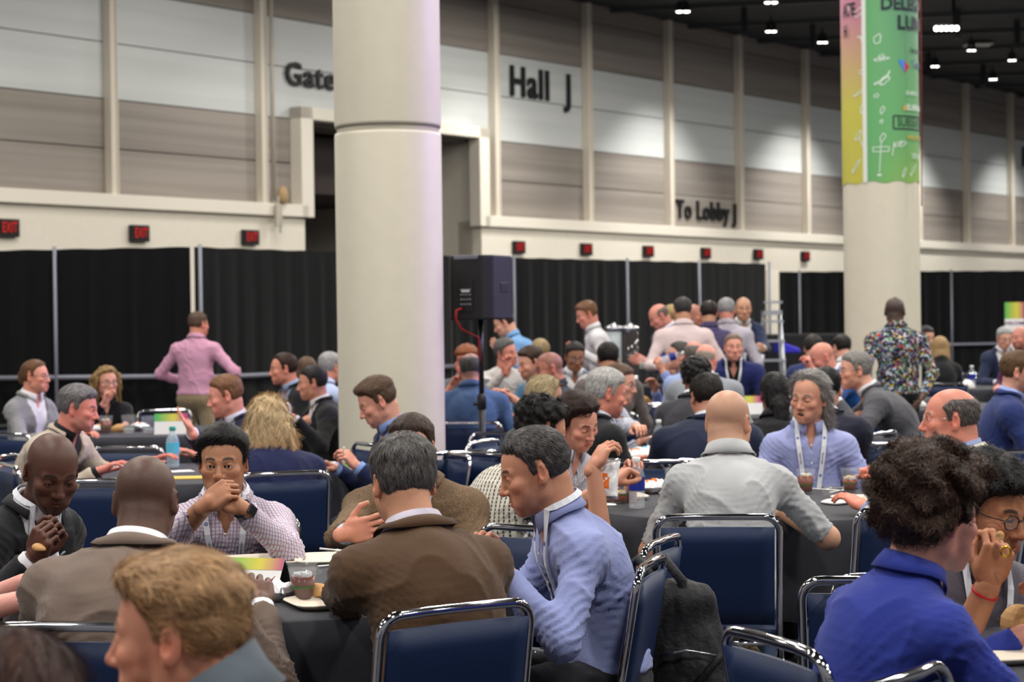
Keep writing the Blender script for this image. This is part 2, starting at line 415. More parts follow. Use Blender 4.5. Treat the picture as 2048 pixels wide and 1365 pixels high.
# ---------------------------------------------------------------- hands (left hand, fingers +y, palm -z, thumb +x)
HANDS = {}
POSES = {'rest': (18, 28, 20, .5), 'loose': (35, 45, 30, .6), 'grip': (62, 78, 50, .9), 'flat': (6, 8, 6, .2), 'pinch': (48, 52, 30, 1.0), 'open': (-4, 10, 12, 0.0)}
def hand_mesh(pose, h):
    if (pose, h) in HANDS: return HANDS[(pose, h)]
    a1, a2, a3, th = POSES[pose]; pr = []
    pr += [C((0,-.022,0), (0,.010,0), .026, .0245, .012), E((0,.045,.000), (.041,.050,.0145), None, .015),
           C((.030,.030,-.004), (.032,.080,0), .011, .0105, .010), C((-.030,.030,-.004), (-.033,.074,0), .011, .010, .010),
           E((.026,.030,-.008), (.016,.030,.014), None, .012), E((-.024,.030,-.007), (.014,.030,.012), None, .012)]
    for i, (x, y, ln, r) in enumerate([(.031,.083,.074,.0088), (.0105,.088,.082,.0090), (-.0105,.085,.076,.0086), (-.030,.077,.060,.0078)]):
        f = 1 + .10*(i-1.5)*(1 if pose in ('loose', 'rest') else 0)
        if pose == 'pinch' and i > 1: f = 1.35
        p = Vector((x, y, -.001)); ang = 0; sx = (x/.031)*.10*(1 if pose in ('open', 'flat') else .35)
        for j, (a, l) in enumerate(zip((a1*f, a2*f, a3*f), (.48, .30, .24))):
            ang += math.radians(a)
            q = p + Vector((sx*math.cos(ang), math.cos(ang), -math.sin(ang)))*ln*l
            pr.append(C(p, q, r*(1-.07*j), r*(1-.07*(j+1)), .004)); p = q
    o = Vector((.020,.012,-.008)); k1 = o + Vector((.028*(1.2-.4*th), .030, -.006-.016*th)); k2 = k1 + Vector((.016*(1.5-1.6*th), .030, -.004-.012*th)); k3 = k2 + Vector((.004-.018*th, .025, -.002-.008*th))
    pr += [C(o, k1, .0145, .0115, .010), C(k1, k2, .0112, .0098, .005), C(k2, k3, .0098, .0080, .004)]
    lo = [min(prim_box(p)[0][i] for p in pr)-.008 for i in range(3)]; hi = [max(prim_box(p)[1][i] for p in pr)+.008 for i in range(3)]
    vol = Vol(lo, hi, h); V, Q = snets(vol.field(pr, .02), vol)
    HANDS[(pose, h)] = (V, Q); return V, Q
# ---------------------------------------------------------------- cloth materials
def nodes_of(m): return m.node_tree.nodes, m.node_tree.links
def pattern(key, kind, c0, c1, c2=None, s=1.0, rough=0.85):
    """procedural shirt patterns in object space"""
    if key in MATS: return MATS[key]
    m = mat(key, c0, rough, bump=(260, .25)); N, L = nodes_of(m); b = N['Principled BSDF']
    tc = N.new('ShaderNodeTexCoord'); sp = N.new('ShaderNodeSeparateXYZ'); L.new(tc.outputs['Object'], sp.inputs[0])
    def mth(op, a, bb=None, cl=False):
        n = N.new('ShaderNodeMath'); n.operation = op; n.use_clamp = cl
        for i, v in enumerate((a, bb)):
            if v is None: continue
            if isinstance(v, (int, float)): n.inputs[i].default_value = v
            else: L.new(v, n.inputs[i])
        return n.outputs[0]
    def line(axis, per, wd):
        if axis == 'u': v = mth('ADD', sp.outputs[0], mth('MULTIPLY', sp.outputs[1], .55))
        elif axis == 'v': v = mth('ADD', sp.outputs[2], mth('MULTIPLY', sp.outputs[1], -.45))
        f = mth('FRACT', mth('MULTIPLY', v, 1/per)); return mth('LESS_THAN', f, wd)
    def mix(fac, a, bb):
        n = N.new('ShaderNodeMix'); n.data_type = 'RGBA'; L.new(fac, n.inputs[0]) if not isinstance(fac, float) else setattr(n.inputs[0], 'default_value', fac)
        for i, v in ((6, a), (7, bb)):
            if isinstance(v, tuple): n.inputs[i].default_value = (*v, 1)
            else: L.new(v, n.inputs[i])
        return n.outputs[2]
    if kind == 'check':
        a = mix(line('u', .0125*s, .30), c0, c1); o = mix(mth('MULTIPLY', line('v', .0125*s, .30), .7), a, c2)
    elif kind == 'stripe': o = mix(line('u', .011*s, .36), c0, c1)
    elif kind == 'chain':
        seg = mth('LESS_THAN', mth('FRACT', mth('MULTIPLY', sp.outputs[2], 1/.014)), .74)
        o = mix(mth('MULTIPLY', line('u', .019*s, .34), seg), c0, c1)
        o = mix(mth('MULTIPLY', line('u', .019*s, .08), 1.0), o, c2)
    elif kind == 'tweed':
        nz = N.new('ShaderNodeTexNoise'); nz.inputs['Scale'].default_value = 420*s; L.new(tc.outputs['Object'], nz.inputs['Vector'])
        o = mix(mth('MULTIPLY', mth('SUBTRACT', nz.outputs[0], .36), 3.5, True), c0, c1)
    elif kind == 'print':
        o = c0
        cr = [(.75,.80,.9), (.05,.35,.10), (.75,.55,.05), (.55,.05,.05), (.25,.55,.75), (.85,.85,.85), (.10,.05,.30)]
        for i, c in enumerate(cr):
            mp = N.new('ShaderNodeMapping'); mp.inputs['Location'].default_value = (i*3.1, i*1.7, i*2.3); L.new(tc.outputs['Object'], mp.inputs[0])
            nz = N.new('ShaderNodeTexNoise'); nz.inputs['Scale'].default_value = 26+3*i; nz.inputs['Detail'].default_value = 1; nz.inputs['Distortion'].default_value = 1.2; L.new(mp.outputs[0], nz.inputs['Vector'])
            o = mix(mth('GREATER_THAN', nz.outputs[0], .655), o, c)
    L.new(o, b.inputs['Base Color'])
    return m
def cloth(c, rough=.85, key=None):
    k = key or 'cloth_%03d_%03d_%03d' % tuple(int(v) for v in c)
    return mat(k, srgb(c), rough, spec=.25, bump=(320, .22), var=.05, sheen=.12)
SKIN = mat('skin', rough=.48, spec=.42, vc=True, var=.04, bump=(220, .10))
HAIRM = mat('hair', rough=.52, spec=.35, vc=True)
SKINS = {'fair': (214,158,136), 'pink': (212,142,124), 'tan': (196,144,116), 'olive': (170,118,90), 'brown': (122,80,58), 'dark': (84,54,42), 'ind': (172,122,92)}
EYE_MATS = [mat('eye_white', srgb(225, 220, 215), .2), mat('iris_brown', srgb(62, 40, 28), .15), mat('pupil', (0.003,)*3, .1)]
WHITE = mat('white_plastic', srgb(235, 235, 232), .4)
METALP = mat('steel', srgb(190, 190, 195), .25, 1.0)
GLASSF = mat('spectacle_frame', srgb(60, 55, 55), .3, .3)
LENS = mat('spectacle_lens', (1, 1, 1), .02, alpha=.12)
BLACKP = mat('black_plastic', srgb(24, 24, 26), .35)
LEATHER = mat('shoe_leather', srgb(34, 26, 22), .4)
_eye = None
def eye_mesh():
    global _eye
    if _eye: return _eye
    mb = MB(); n = 16; rg = [0, .20, .50, .64, 1.0, 1.6, 2.2, PI]; vs = []
    for a in rg:
        for k in range(n): vs.append((.0124*math.sin(a)*math.cos(2*PI*k/n), .0124*math.cos(a), .0124*math.sin(a)*math.sin(2*PI*k/n)))
    for i in range(len(rg)-1):
        mb.add([], [], 0)
    mb.add(vs, [], 0)
    for i in range(len(rg)-1):
        for k in range(n):
            mb.f.append((i*n+k, (i+1)*n+k, (i+1)*n+(k+1) % n, i*n+(k+1) % n)); mb.m.append(2 if i < 1 else 1 if i < 2 else 0); mb.sm.append(True)
    _eye = mb.mesh('eye', EYE_MATS); return _eye
# ---------------------------------------------------------------- people
PEOPLE_LOG = []
def frame_from(z, yhint):
    z = Vector(z).normalized(); y = Vector(yhint); y = (y - z*y.dot(z)).normalized(); x = y.cross(z)
    return Matrix((x, y, z)).transposed()           # columns x, y, z
def Rl(M): return [[M[i][j] for j in range(3)] for i in range(3)]
def tf(V, M3, t, s=1.0):
    return (np.asarray(V)*s) @ np.array(M3, np.float32).T + np.array(t, np.float32)
def ik(S, T, l1, l2, hint):
    D = T-S; d = D.length
    if d > (l1+l2)*.995: T = S + D*((l1+l2)*.995/d); D = T-S; d = D.length
    u = D/d; a = (l1*l1-l2*l2+d*d)/(2*d); hh = math.sqrt(max(l1*l1-a*a, 0))
    p = Vector(hint); p = (p - u*p.dot(u)).normalized()
    return S + u*a + p*hh, T
def person(label, h, d, yaw, hyaw=None, pitch=8, tilt=0, lean=12, side=0, stand=False, skin='fair', hair=None, top=None, legs=(38,40,48),
           w=1.0, belly=0.0, aL=None, aR=None, hL='rest', hR='rest', brow=(60,45,35), beard=None, stub=None, eye=1.0, mouth=0.0, hs=1.0,
           glasses=None, lanyard=False, group=None, shoe=LEATHER, cat='person', elL=None, elR=None, neckw=1.0, seat=.53, detail=None, pnL=None, pnR=None, fL=None, fR=None, woman=False, jaw=1.0, nl=1.0, extra=None):
    hyaw = yaw if hyaw is None else hyaw
    seed = len(PEOPLE_LOG)+1
    lod = detail if detail is not None else (0 if d < 8.8 else 1 if d < 12.2 else 2)
    hh = (.0033, .0050, .0070)[lod]; gh = (.0085, .012, .017)[lod]
    Hw = P(h[0], h[1], d)
    if woman: hs *= .95; w *= .88
    # skeleton in the person's own frame (+y is the way the body faces)
    a = math.radians(lean); sd = math.radians(side)
    hz = seat if not stand else Hw.z/1.64*.93
    hdir = Vector((math.sin(sd)*.6, math.sin(a*.75), math.cos(a*.75))).normalized()
    yh = math.radians(hyaw-yaw); ph = math.radians(pitch)
    Rh = Matrix.Rotation(yh, 3, 'Z') @ Matrix.Rotation(-ph, 3, 'X') @ Matrix.Rotation(math.radians(tilt), 3, 'Y')
    hoff = hdir*.150*nl + Vector((0, .030, 0)) + (Rh @ Vector((0, .010, .018)))
    L = (Hw.z-hz-hoff.z)/math.cos(a)/math.cos(sd)
    PEOPLE_LOG.append((label[:40], round(d, 1), round(L, 2)))
    Nk = Vector((math.tan(sd)*L*math.cos(a), math.sin(a)*L, math.cos(a)*L+hz)); Hl = Nk + hoff
    th = math.radians(yaw+180); Rz = Matrix.Rotation(th, 3, 'Z')
    o2 = Rz @ Vector((Hl.x, Hl.y, 0)); base = Vector((Hw.x-o2.x, Hw.y-o2.y, 0))
    root = empty('person', base, th, label, cat, group)
    def loc_of(t):
        if t is None: return None
        if t[0] == 'p': return Rz.transposed() @ (P(t[1], t[2], t[3]) - base)
        return Vector(t[1:4])
    H0 = Vector((0, 0, hz))
    def sp(f, hump=0.0):
        p = H0.lerp(Nk, f); return p + Vector((0, -1, 0))*hump
    hump = .035 + .10*max(0, math.sin(a))
    P1, P2 = sp(.34, hump*.7), sp(.74, hump)
    up1 = (P2-H0).normalized(); up2 = (Nk-P1).normalized(); front = Vector((0, 1, 0))
    M1, M2 = frame_from(up1, front), frame_from(up2, front)
    k = w; b = belly
    sw = .165*k
    shc = Nk - up2*.055 + M2 @ Vector((0, -.005, 0))
    sL, sR = shc + Vector((-sw, .0, -.018)), shc + Vector((sw, .0, -.018))      # L is -x
    torso = [E(H0+Vector((0, -.01, 0)), (.165*k, .120+b*.3, .115), Rl(M1), .06), E(P1 + M1 @ Vector((0, .01+b*.55, 0)), (.150*k+b*.4, .108+b, .165), Rl(M1), .07),
             E(P2 + M2 @ Vector((0, .012, 0)), (.158*k, .112+b*.25, .165), Rl(M2), .06),
             C(sL, sR, .062*(.5+.5*k), .062*(.5+.5*k), .05), C(Nk+hdir*.022+Vector((0, -.008, 0)), sL+Vector((.03, 0, .020)), .046, .042, .04), C(Nk+hdir*.022+Vector((0, -.008, 0)), sR+Vector((-.03, 0, .020)), .046, .042, .04)]
    if woman: torso += [E(P2 + M2 @ Vector((-.07, .085, -.02)), (.062, .055, .065), Rl(M2), .04), E(P2 + M2 @ Vector((.07, .085, -.02)), (.062, .055, .065), Rl(M2), .04)]
    l1, l2 = (.295, .265) if not woman else (.27, .245)
    tz = .80
    defL = Vector((-.16, .40, tz)) if not stand else Vector((-.27*k, .06, hz-.06))
    defR = Vector((.16, .40, tz)) if not stand else Vector((.27*k, .06, hz-.06))
    tL, tR = loc_of(aL) or defL, loc_of(aR) or defR
    eLp, tL = ik(sL, tL, l1, l2, elL or (-.55, -.25, -1)); eRp, tR = ik(sR, tR, l1, l2, elR or (.55, -.25, -1))
    ar = (.051*(.6+.4*k), .041, .0295) if not woman else (.044, .036, .025)
    arms = [[C(S_, E_, ar[0], ar[1], .03), C(E_, T_, ar[1], ar[2], .03)] for S_, E_, T_ in ((sL, eLp, tL), (sR, eRp, tR))]
    allp = torso + arms[0] + arms[1]
    lo = [min(prim_box(p)[0][i] for p in allp)-.04 for i in range(3)]; hi = [max(prim_box(p)[1][i] for p in allp)+.04 for i in range(3)]
    lo[2] = max(lo[2], hz-.16)
    vol = Vol(lo, hi, gh); Xg, Yg, Zg = vol.grid()
    Ft = vol.field(torso, .08); Fa = [vol.field(q, .05) for q in arms]
    top = top or {}; ty = top.get('type', 'shirt'); short = ty in ('polo', 'short')
    skc = np.array(srgb(SKINS[skin]) if isinstance(skin, str) else srgb(skin), np.float32)
    # bare skin under the clothes: one surface with the neck
    Hinv = Rh.transposed(); headT = np.array(Rh, np.float32)
    neckprims = [C(Nk-hdir*.03, Hl + Rh @ Vector((0, -.018, -.045)), .058*neckw, .053*neckw, .04)]
    Fs = smin(smin(Ft+.012, np.minimum(Fa[0], Fa[1]), .03), vol.field(neckprims, .03), .03)
    Vb, Qb = snets(Fs, vol)
    # wrinkles
    jn = [(eLp, .11, (tL-eLp).normalized(), 1.0), (eRp, .11, (tR-eRp).normalized(), 1.0), (sL+Vector((0, .05, -.08)), .12, Vector((.4, .5, .7)).normalized(), .8), (sR+Vector((0, .05, -.08)), .12, Vector((-.4, .5, .7)).normalized(), .8),
          (P1, .17, up1, .5), (sL+Vector((.02, -.06, -.10)), .12, Vector((.7, 0, .6)).normalized(), .6), (sR+Vector((-.02, -.06, -.10)), .12, Vector((-.7, 0, .6)).normalized(), .6)]
    A_w = top.get('wr', 1.0)*(1.0 if lod < 2 else .8)
    def wrinkle(V, Q, cutoff=None):
        if len(V) == 0: return V
        N = vnormals(V, Q); D = .0032*wob(V, 5.5, seed, 5)
        wv = wob(V, 6, seed+9, 5)
        for i, (c, r, dr, am) in enumerate(jn):
            q = V - np.array(c, np.float32); f = np.exp(-(q*q).sum(1)/(r*r))
            t = q @ np.array(dr, np.float32); lam = (.045, .037, .052, .041)[i % 4]
            s = np.sin(t/lam*6.28 + 2.6*wv + i + seed); D += am*.0085*f*(1-np.sqrt(np.abs(s))*1.6)
        s2 = np.abs(np.sin(V @ np.array((3.1, 1.7, 9.2), np.float32)*1.6 + 2.4*wv + seed)); D += .0032*(1-2*np.sqrt(s2))
        return V + N*np.maximum(D*A_w, -.0055)[:, None]
    # collar axis frame
    u = (Xg*1.0, Yg, Zg)
    nk = np.array(Nk, np.float32); MX = M2
    def chest(X, Y, Z):
        x, y, z = X-Nk.x, Y-Nk.y, Z-Nk.z
        return (MX[0][0]*x+MX[1][0]*y+MX[2][0]*z, MX[0][1]*x+MX[1][1]*y+MX[2][1]*z, MX[0][2]*x+MX[1][2]*y+MX[2][2]*z)
    cu, cv, cw = chest(Xg, Yg, Zg)
    neckcyl = d_cap(Xg, Yg, Zg, Nk+hdir*.075, Nk+hdir*.28, .062*neckw, .085)
    def wedge(wv, slope, x0=0.0):
        c = 1/math.sqrt(1+slope*slope)
        return np.maximum((np.abs(cu)-x0-(cw-wv)*slope)*c, -cv-.0)
    def sleeve(i, off, frac, extra_=0.0):
        S_, E_, T_ = ((sL, eLp, tL), (sR, eRp, tR))[i]
        if frac <= 1: q, dr = S_.lerp(E_, frac), (E_-S_).normalized()
        else: q, dr = E_.lerp(T_, frac-1), (T_-E_).normalized()
        pl = (Xg-q.x)*dr.x + (Yg-q.y)*dr.y + (Zg-q.z)*dr.z
        G = np.maximum(Fa[i]-off, np.where((Xg-q.x)**2+(Yg-q.y)**2+(Zg-q.z)**2 < .36**2, pl, -1)) if frac > 1 else np.maximum(vol.field([arms[i][0]], .05)-off, pl)
        return G
    def garment(off, frac, cutz, hole=True, wd=None, lap=None):
        G = Ft-off if off else Ft
        for i in (0, 1): G = smin(G, sleeve(i, off, frac), .035)
        if lap is not None:
            wv, sl, lw = lap; c = 1/math.sqrt(1+sl*sl)
            edge = (np.abs(cu)-(cw-wv)*sl)*c
            ll = np.maximum(np.maximum(np.maximum(G-.0075, edge-lw*np.clip((cw-wv+.02)/.22, .2, 1)), -cv), np.maximum(wv+.05-cw, cw+.005))
            G = np.minimum(G, ll)
        if hole: G = smax(G, -neckcyl, .004)
        if wd is not None: G = np.maximum(G, -wedge(*wd))
        G = np.maximum(G, cutz-Zg)
        V, Q = snets(G, vol); return wrinkle(V, Q), Q
    bodyV, bodyQ = [Vb], [Qb]
    def add_child(name, V, Q, mats, col=None, midx=None, lab=None, parent=root):
        o = bpy.data.objects.new(name, np_mesh(name, V, Q, mats, True, col, midx)); link(o, parent)
        if lab: o['label'] = lab
        return o
    m1 = top.get('mat') or cloth(top.get('col', (120, 120, 130)))
    bare = 0.0
    if ty == 'jacket':
        sm_ = top.get('smat') or cloth(top.get('shirt', (225, 226, 232)))
        wv, sl = top.get('v', (-.40, .20))
        V, Q = garment(.017, 1.93, hz-.10 if not stand else hz-.14, wd=(wv, sl, .0), lap=(wv, sl, top.get('lw', .055)) if lod < 2 or top.get('lapel') else None)
        add_child('jacket', V, Q, [m1])
        G = smax(smax(Ft-.0055, -neckcyl, .004), -wedge(top.get('open', -.055), .30, .003), .002); G = np.maximum(G, -(cv+.0))
        G = np.maximum(G, np.abs(cu)-.16); V, Q = snets(G, vol); add_child('shirt', V, Q, [sm_])
        for i, (E_, T_) in enumerate(((eLp, tL), (eRp, tR))):
            dr = (T_-E_).normalized(); c0, c1 = T_-dr*.035, T_+dr*.003
            mb = MB(); mb.tube([c0, c0+dr*.004, c1-dr*.002, c1, c1-dr*.004], [ar[2]+.006, ar[2]+.008, ar[2]+.0075, ar[2]+.005, ar[2]+.002], 18, caps=False); cf = mb.build('shirt_cuff', sm_, root)
    elif ty in ('shirt', 'blouse', 'tee', 'sweater'):
        V, Q = garment(.009, top.get('sl', 1.93), hz+(.02 if not top.get('untuck') else -.12), wd=(top.get('open', -.06), .26, .002) if ty in ('shirt', 'blouse') else None)
        add_child('shirt', V, Q, [m1])
    elif short:
        V, Q = garment(.010, top.get('sl', .72), hz-.10, wd=(top.get('open', -.06), .30, .003))
        add_child('shirt', V, Q, [m1])
    # collars: a stand and a folded leaf around the neck
    cax = (hdir*.9 + Vector((0, .26, .25))).normalized() if not top.get('flatcollar') else hdir
    MC = frame_from(cax, front)
    def collar(name, r0, gap, back, drop, point, m, z0=0.0, flare=.016):
        n = 34; V = []; rows = 6
        for i in range(n):
            t = math.radians(gap) + (2*PI-2*math.radians(gap))*i/(n-1); cth = math.cos(t)
            fr = max(0, cth)**2; st_ = back*(1-.55*fr) ; dp = drop + point*max(0, cth)**6
            for (dr, zz) in ((-.004, -.028), (-.003, st_*.6), (.000, st_), (.005, st_+.001), (.010+flare*.35, st_*.45-dp*.3), (.011+flare, -dp)):
                r = r0+dr+.004*fr
                V.append(Nk + hdir*.052 + MC @ Vector((r*math.sin(t)*1.0, r*1.04*cth, zz+z0)))
        Q = [(i*rows+j, (i+1)*rows+j, (i+1)*rows+j+1, i*rows+j+1) for i in range(n-1) for j in range(rows-1)]
        V = np.array([tuple(v) for v in V], np.float32); g_off = (.0235 if m is m1 and ty == 'jacket' else .016) + (.0 if ty != 'jacket' or m is m1 else -.003)
        for row, tgt in ((5, .004), (4, .010)):                 # lay the leaf on the garment
            W_ = V[row::rows].copy()
            for _ in range(4):
                f0 = points_field(torso, W_); gr = np.stack([(points_field(torso, W_+np.eye(3, dtype=np.float32)[q]*.003)-f0)/.003 for q in range(3)], 1)
                gr /= np.linalg.norm(gr, axis=1, keepdims=True)+1e-6; e = np.clip(f0-g_off-tgt, -.03, .03)*(1 if row == 5 else .5)
                W_ = W_ - gr*e[:, None]
            V[row::rows] = W_
        o = add_child(name, V, np.array(Q), [m])
        if lod < 2:
            s = o.modifiers.new('solid', 'SOLIDIFY'); s.thickness = .0022
        return o
    if ty == 'jacket':
        if top.get('collar', True): collar('shirt_collar', .063*neckw, 14, .024, .010, .035, sm_)
        collar('jacket_collar', .072*neckw, 62, .014, .016, .02, m1, -.010, .016)
    elif ty in ('shirt', 'polo', 'blouse', 'short') and top.get('collar', True):
        collar('collar', .063*neckw, 16, .027, .012, .036, m1)
    elif ty == 'sweater' and top.get('collar'): collar('collar', .074, 20, .040, .030, .02, m1, -.005, .020)
    # head, neck
    hvol, HF = head_field(hh, mouth, eye)
    toh = lambda v: (Rh.transposed() @ (v-Hl))/hs
    nb, nt_ = toh(Nk-hdir*.035), Vector((0, -.022, -.050))
    X, Y, Z = hvol.grid()
    npr = [C(tuple(nb), tuple(nt_), .060*neckw/hs, .054*neckw/hs), C((0, -.055, -.045), tuple(nb+Vector((0, -.01, 0))), .040*neckw, .052*neckw)]
    G = HF
    for q in npr: G = smin(G, prim_eval(q, X, Y, Z), .026)
    Vh, Qh = snets(G, hvol)
    col = np.tile(skc, (len(Vh), 1)); x, y, z = np.abs(Vh[:, 0]), Vh[:, 1], Vh[:, 2]
    def blend(mask, c): col[:] = col*(1-mask[:, None]) + np.array(c, np.float32)[None]*mask[:, None]
    red = skc*np.array((1.0, .62, .60), np.float32)
    g = lambda cx, cy, cz, r: np.exp(-((x-cx)**2+(y-cy)**2+(z-cz)**2)/(r*r))
    blend(.55*g(.045, .06, -.025, .024), red); blend(.5*g(0, .105, -.034, .016), red); blend(.6*g(.08, -.012, -.004, .026), red)
    bl = sm01(y, .078, .086)*(1-sm01(np.abs(z+.0680+ .0015)/.0105 + (x/.023)**2, .75, 1.15)); blend(.75*bl, skc*np.array((.92, .50, .50), np.float32))
    if beard:
        bm = sm01(-z, .030, .050)*sm01(y, -.012, .012)*(1-bl)*(1-sm01(-z, .118, .15)); bm *= 1-.9*g(.0, .108, -.034, .02)*1.0; bm *= 1-.75*g(.038, .07, -.045, .022)
        bm *= .75+.25*wob(Vh, 160, seed)
        blend(np.clip(bm*beard[1], 0, 1), srgb(beard[0]))
    if stub:
        zl = hairline(Vh[:, 0], y, stub[2] if len(stub) > 2 else 0); sm_2 = sm01(z, zl, zl+.02)*(1-sm01(x, .076, .081)*sm01(y, -.045, -.03))
        if len(stub) > 3: sm_2 = sm_2*(1-sm01(z+np.clip(y, 0, 1), stub[3], stub[3]+.03))
        blend(np.clip(sm_2*stub[1]*(.9+.1*wob(Vh, 150, seed)), 0, 1), srgb(stub[0]))
    bz = .0235 + .004*np.sin(np.clip((x-.012)/.036, 0, 1)*PI) - .10*np.clip(x-.04, 0, 1)
    bm = (1-sm01(np.abs(z-bz), .0030, .0062))*sm01(x, .010, .016)*(1-sm01(x, .044, .052))*sm01(y, .045, .06); blend(.92*bm, srgb(brow))
    if woman: blend(.35*bl, srgb(170, 70, 80))
    Vh = Vh.copy(); jf = sm01(-Vh[:, 2], .02, .09)*sm01(Vh[:, 1], -.04, .02); Vh[:, 0] *= 1+(jaw-1)*jf
    Vhw = tf(Vh, Rh, Hl, hs)
    parts = [(Vb, Qb, np.tile(skc, (len(Vb), 1))), (Vhw, Qh, col)]
    # hands
    hres = (.0030, .0042, .0060)[lod]
    for i, (E_, T_, pose, pn, ff) in enumerate(((eLp, tL, hL, pnL, fL), (eRp, tR, hR, pnR, fR))):
        if pose is None: continue
        V, Q = hand_mesh(pose, hres); V = V.copy(); sgn = 1 if i == 0 else -1   # local -x is the left side of someone facing +y
        if sgn < 0: V[:, 0] *= -1; Q = Q[:, ::-1]
        dr = (T_-E_).normalized(); f = Vector(ff) if ff else (dr + Vector((0, .15, -.0)) if not stand else dr)
        f.normalize(); pnv = Vector(pn) if pn else (Vector((0, 0, -1)) if not stand else Vector((-sgn*-1, 0, 0)))
        M = frame_from(-pnv, f); 
        yv = f.normalized(); zv = (-pnv - yv*(-pnv).dot(yv)).normalized(); xv = yv.cross(zv); M = Matrix((xv, yv, zv)).transposed()
        hsz = .93 if woman else 1.0
        Vw = tf(V, M, T_ + dr*.008, hsz); hc = np.tile(skc*np.array((1, .93, .92), np.float32), (len(Vw), 1))
        parts.append((Vw, Q, hc))
    off = 0; VV, QQ, CC = [], [], []
    for V, Q, c in parts: VV.append(V); QQ.append(Q+off); CC.append(c); off += len(V)
    add_child('body', np.concatenate(VV), np.concatenate(QQ), [SKIN], np.concatenate(CC))
    # hair
    if hair:
        ns = hair.get('n', (9000, 3500, 700)[lod])
        r = build_hair(hair, (.0042, .0056, .0075)[lod], ns, seed, woman)
        if r:
            if lod: 
                pass
            add_child('hair', tf(r[0], Rh, Hl, hs), r[1], [HAIRM], r[2])
    # eyes
    face_cam = math.cos(math.radians(hyaw)) > -.35
    if face_cam and (eye > .4):
        for s in (-1, 1):
            o = bpy.data.objects.new('eye', eye_mesh()); link(o, root)
            o.matrix_local = Matrix.Translation(Hl + Rh @ (Vector((s*.0315, .0712, .0004))*hs)) @ (Rh @ Matrix.Rotation(math.radians(-10 if eye < .8 else 0), 3, 'X')).to_4x4() @ Matrix.Scale(hs, 4)
    if glasses:
        mb = MB(); gw = glasses if isinstance(glasses, float) else .0011
        for s in (-1, 1):
            cxx = s*.032; ring = [(cxx+.025*math.cos(t)*(1 if abs(math.cos(t)) < .9 else 1), .0955-.22*abs(.025*math.cos(t)*s+cxx-0)*.35, .000+.0185*math.sin(t)) for t in [2*PI*q/18 for q in range(18)]]
            mb.tube(ring, gw, 6, closed=True)
            mb.tube([(s*.056, .086, .006), (s*.072, .05, .006), (s*.080, -.012, .012)], gw*1.1, 6)
        mb.tube([(-.008, .0965, .004), (0, .0985, .006), (.008, .0965, .004)], gw, 6)
        g_ = mb.build('glasses', GLASSF if glasses is True or gw > .0011 else METALP, root); g_.matrix_local = Matrix.Translation(Hl) @ Rh.to_4x4() @ Matrix.Scale(hs, 4)
        mb = MB()
        for s in (-1, 1): mb.lathe([(.0001, 0), (.0235, 0)], n=18, M=Matrix.Translation((s*.032, .094, 0)) @ Matrix.Rotation(-PI/2, 4, 'X') @ Matrix.Scale(.76, 4, (0, 1, 0)))
        l_ = mb.build('lens', LENS, g_)
    # legs and shoes
    lp = [E(H0+Vector((0, -.01, -.01)), (.168*k, .128+b*.2, .118), None, .05)]
    ft = []
    for s in (-1, 1):
        if not stand:
            hp_, kn, an = Vector((s*.09, .02, hz-.03)), Vector((s*.14, .44, hz-.01)), Vector((s*.13, .42, .09))
            if extra == 'feet_back': an = Vector((s*.10, .02, .16))
        else: hp_, kn, an = Vector((s*.09, 0, hz-.04)), Vector((s*.11, .03, hz*.53)), Vector((s*.12, -.01, .09))
        lp += [C(hp_, kn, .088*(.5+.5*k), .064, .04), C(kn, an, .064, .048, .03)]
        if extra == 'feet_back': continue
        ft += [C(an+Vector((0, -.01, -.05)), an+Vector((s*.02, .15, -.060)), .040, .034, .02), C(an+Vector((0, -.02, -.045)), an+Vector((0, -.01, 0)), .038, .042, .02)]
    lv = Vol([min(prim_box(p)[0][i] for p in lp)-.03 for i in range(3)], [max(prim_box(p)[1][i] for p in lp)+.03 for i in range(3)], (.016, .022, .03)[lod])
    V, Q = snets(lv.field(lp, .06), lv); add_child('trousers', wrinkle(V, Q), Q, [cloth(legs)])
    if ft:
        for s in (0, 1):
            f2 = ft[s*2:s*2+2]; lv = Vol([min(prim_box(p)[0][i] for p in f2)-.02 for i in range(3)], [max(prim_box(p)[1][i] for p in f2)+.02 for i in range(3)], .018)
            G = lv.field(f2, .06); G = np.maximum(G, .004-lv.grid()[2]); V, Q = snets(G, lv); add_child('shoe', V, Q, [shoe])
    info = dict(root=root, Nk=Nk, Hl=Hl, Rh=Rh, M2=M2, MC=MC, torso=torso, off=.0235 if ty == 'jacket' else .0155, tL=tL, tR=tR, eL=eLp, eR=eRp, hdir=hdir, hz=hz, ar=ar, Rz=Rz, base=base, neckw=neckw, lod=lod, P2=P2, ty=ty, arms=arms)
    if lanyard: add_lanyard(info, lanyard if isinstance(lanyard, dict) else {})
    return info
LANY = mat('lanyard_ribbon', srgb(226, 230, 238), .6)
INKBLUE = mat('print_blue', srgb(60, 90, 170), .6)
INK = mat('print_dark', srgb(45, 50, 75), .6)
def surf_front(inf, u, w_, lift):
    """point on the chest surface at lateral u and height w_ in the chest frame"""
    M, Nk = inf['M2'], inf['Nk']; vs = np.linspace(.30, -.08, 60)
    pts = np.array([tuple(Nk + M @ Vector((u, v, w_))) for v in vs], np.float32)
    F = points_field(inf['torso'], pts) - lift; i = int(np.argmax(F < 0))
    if i == 0: return Nk + M @ Vector((u, .08, w_))
    t = F[i-1]/(F[i-1]-F[i]); return Vector(pts[i-1]).lerp(Vector(pts[i]), float(t))
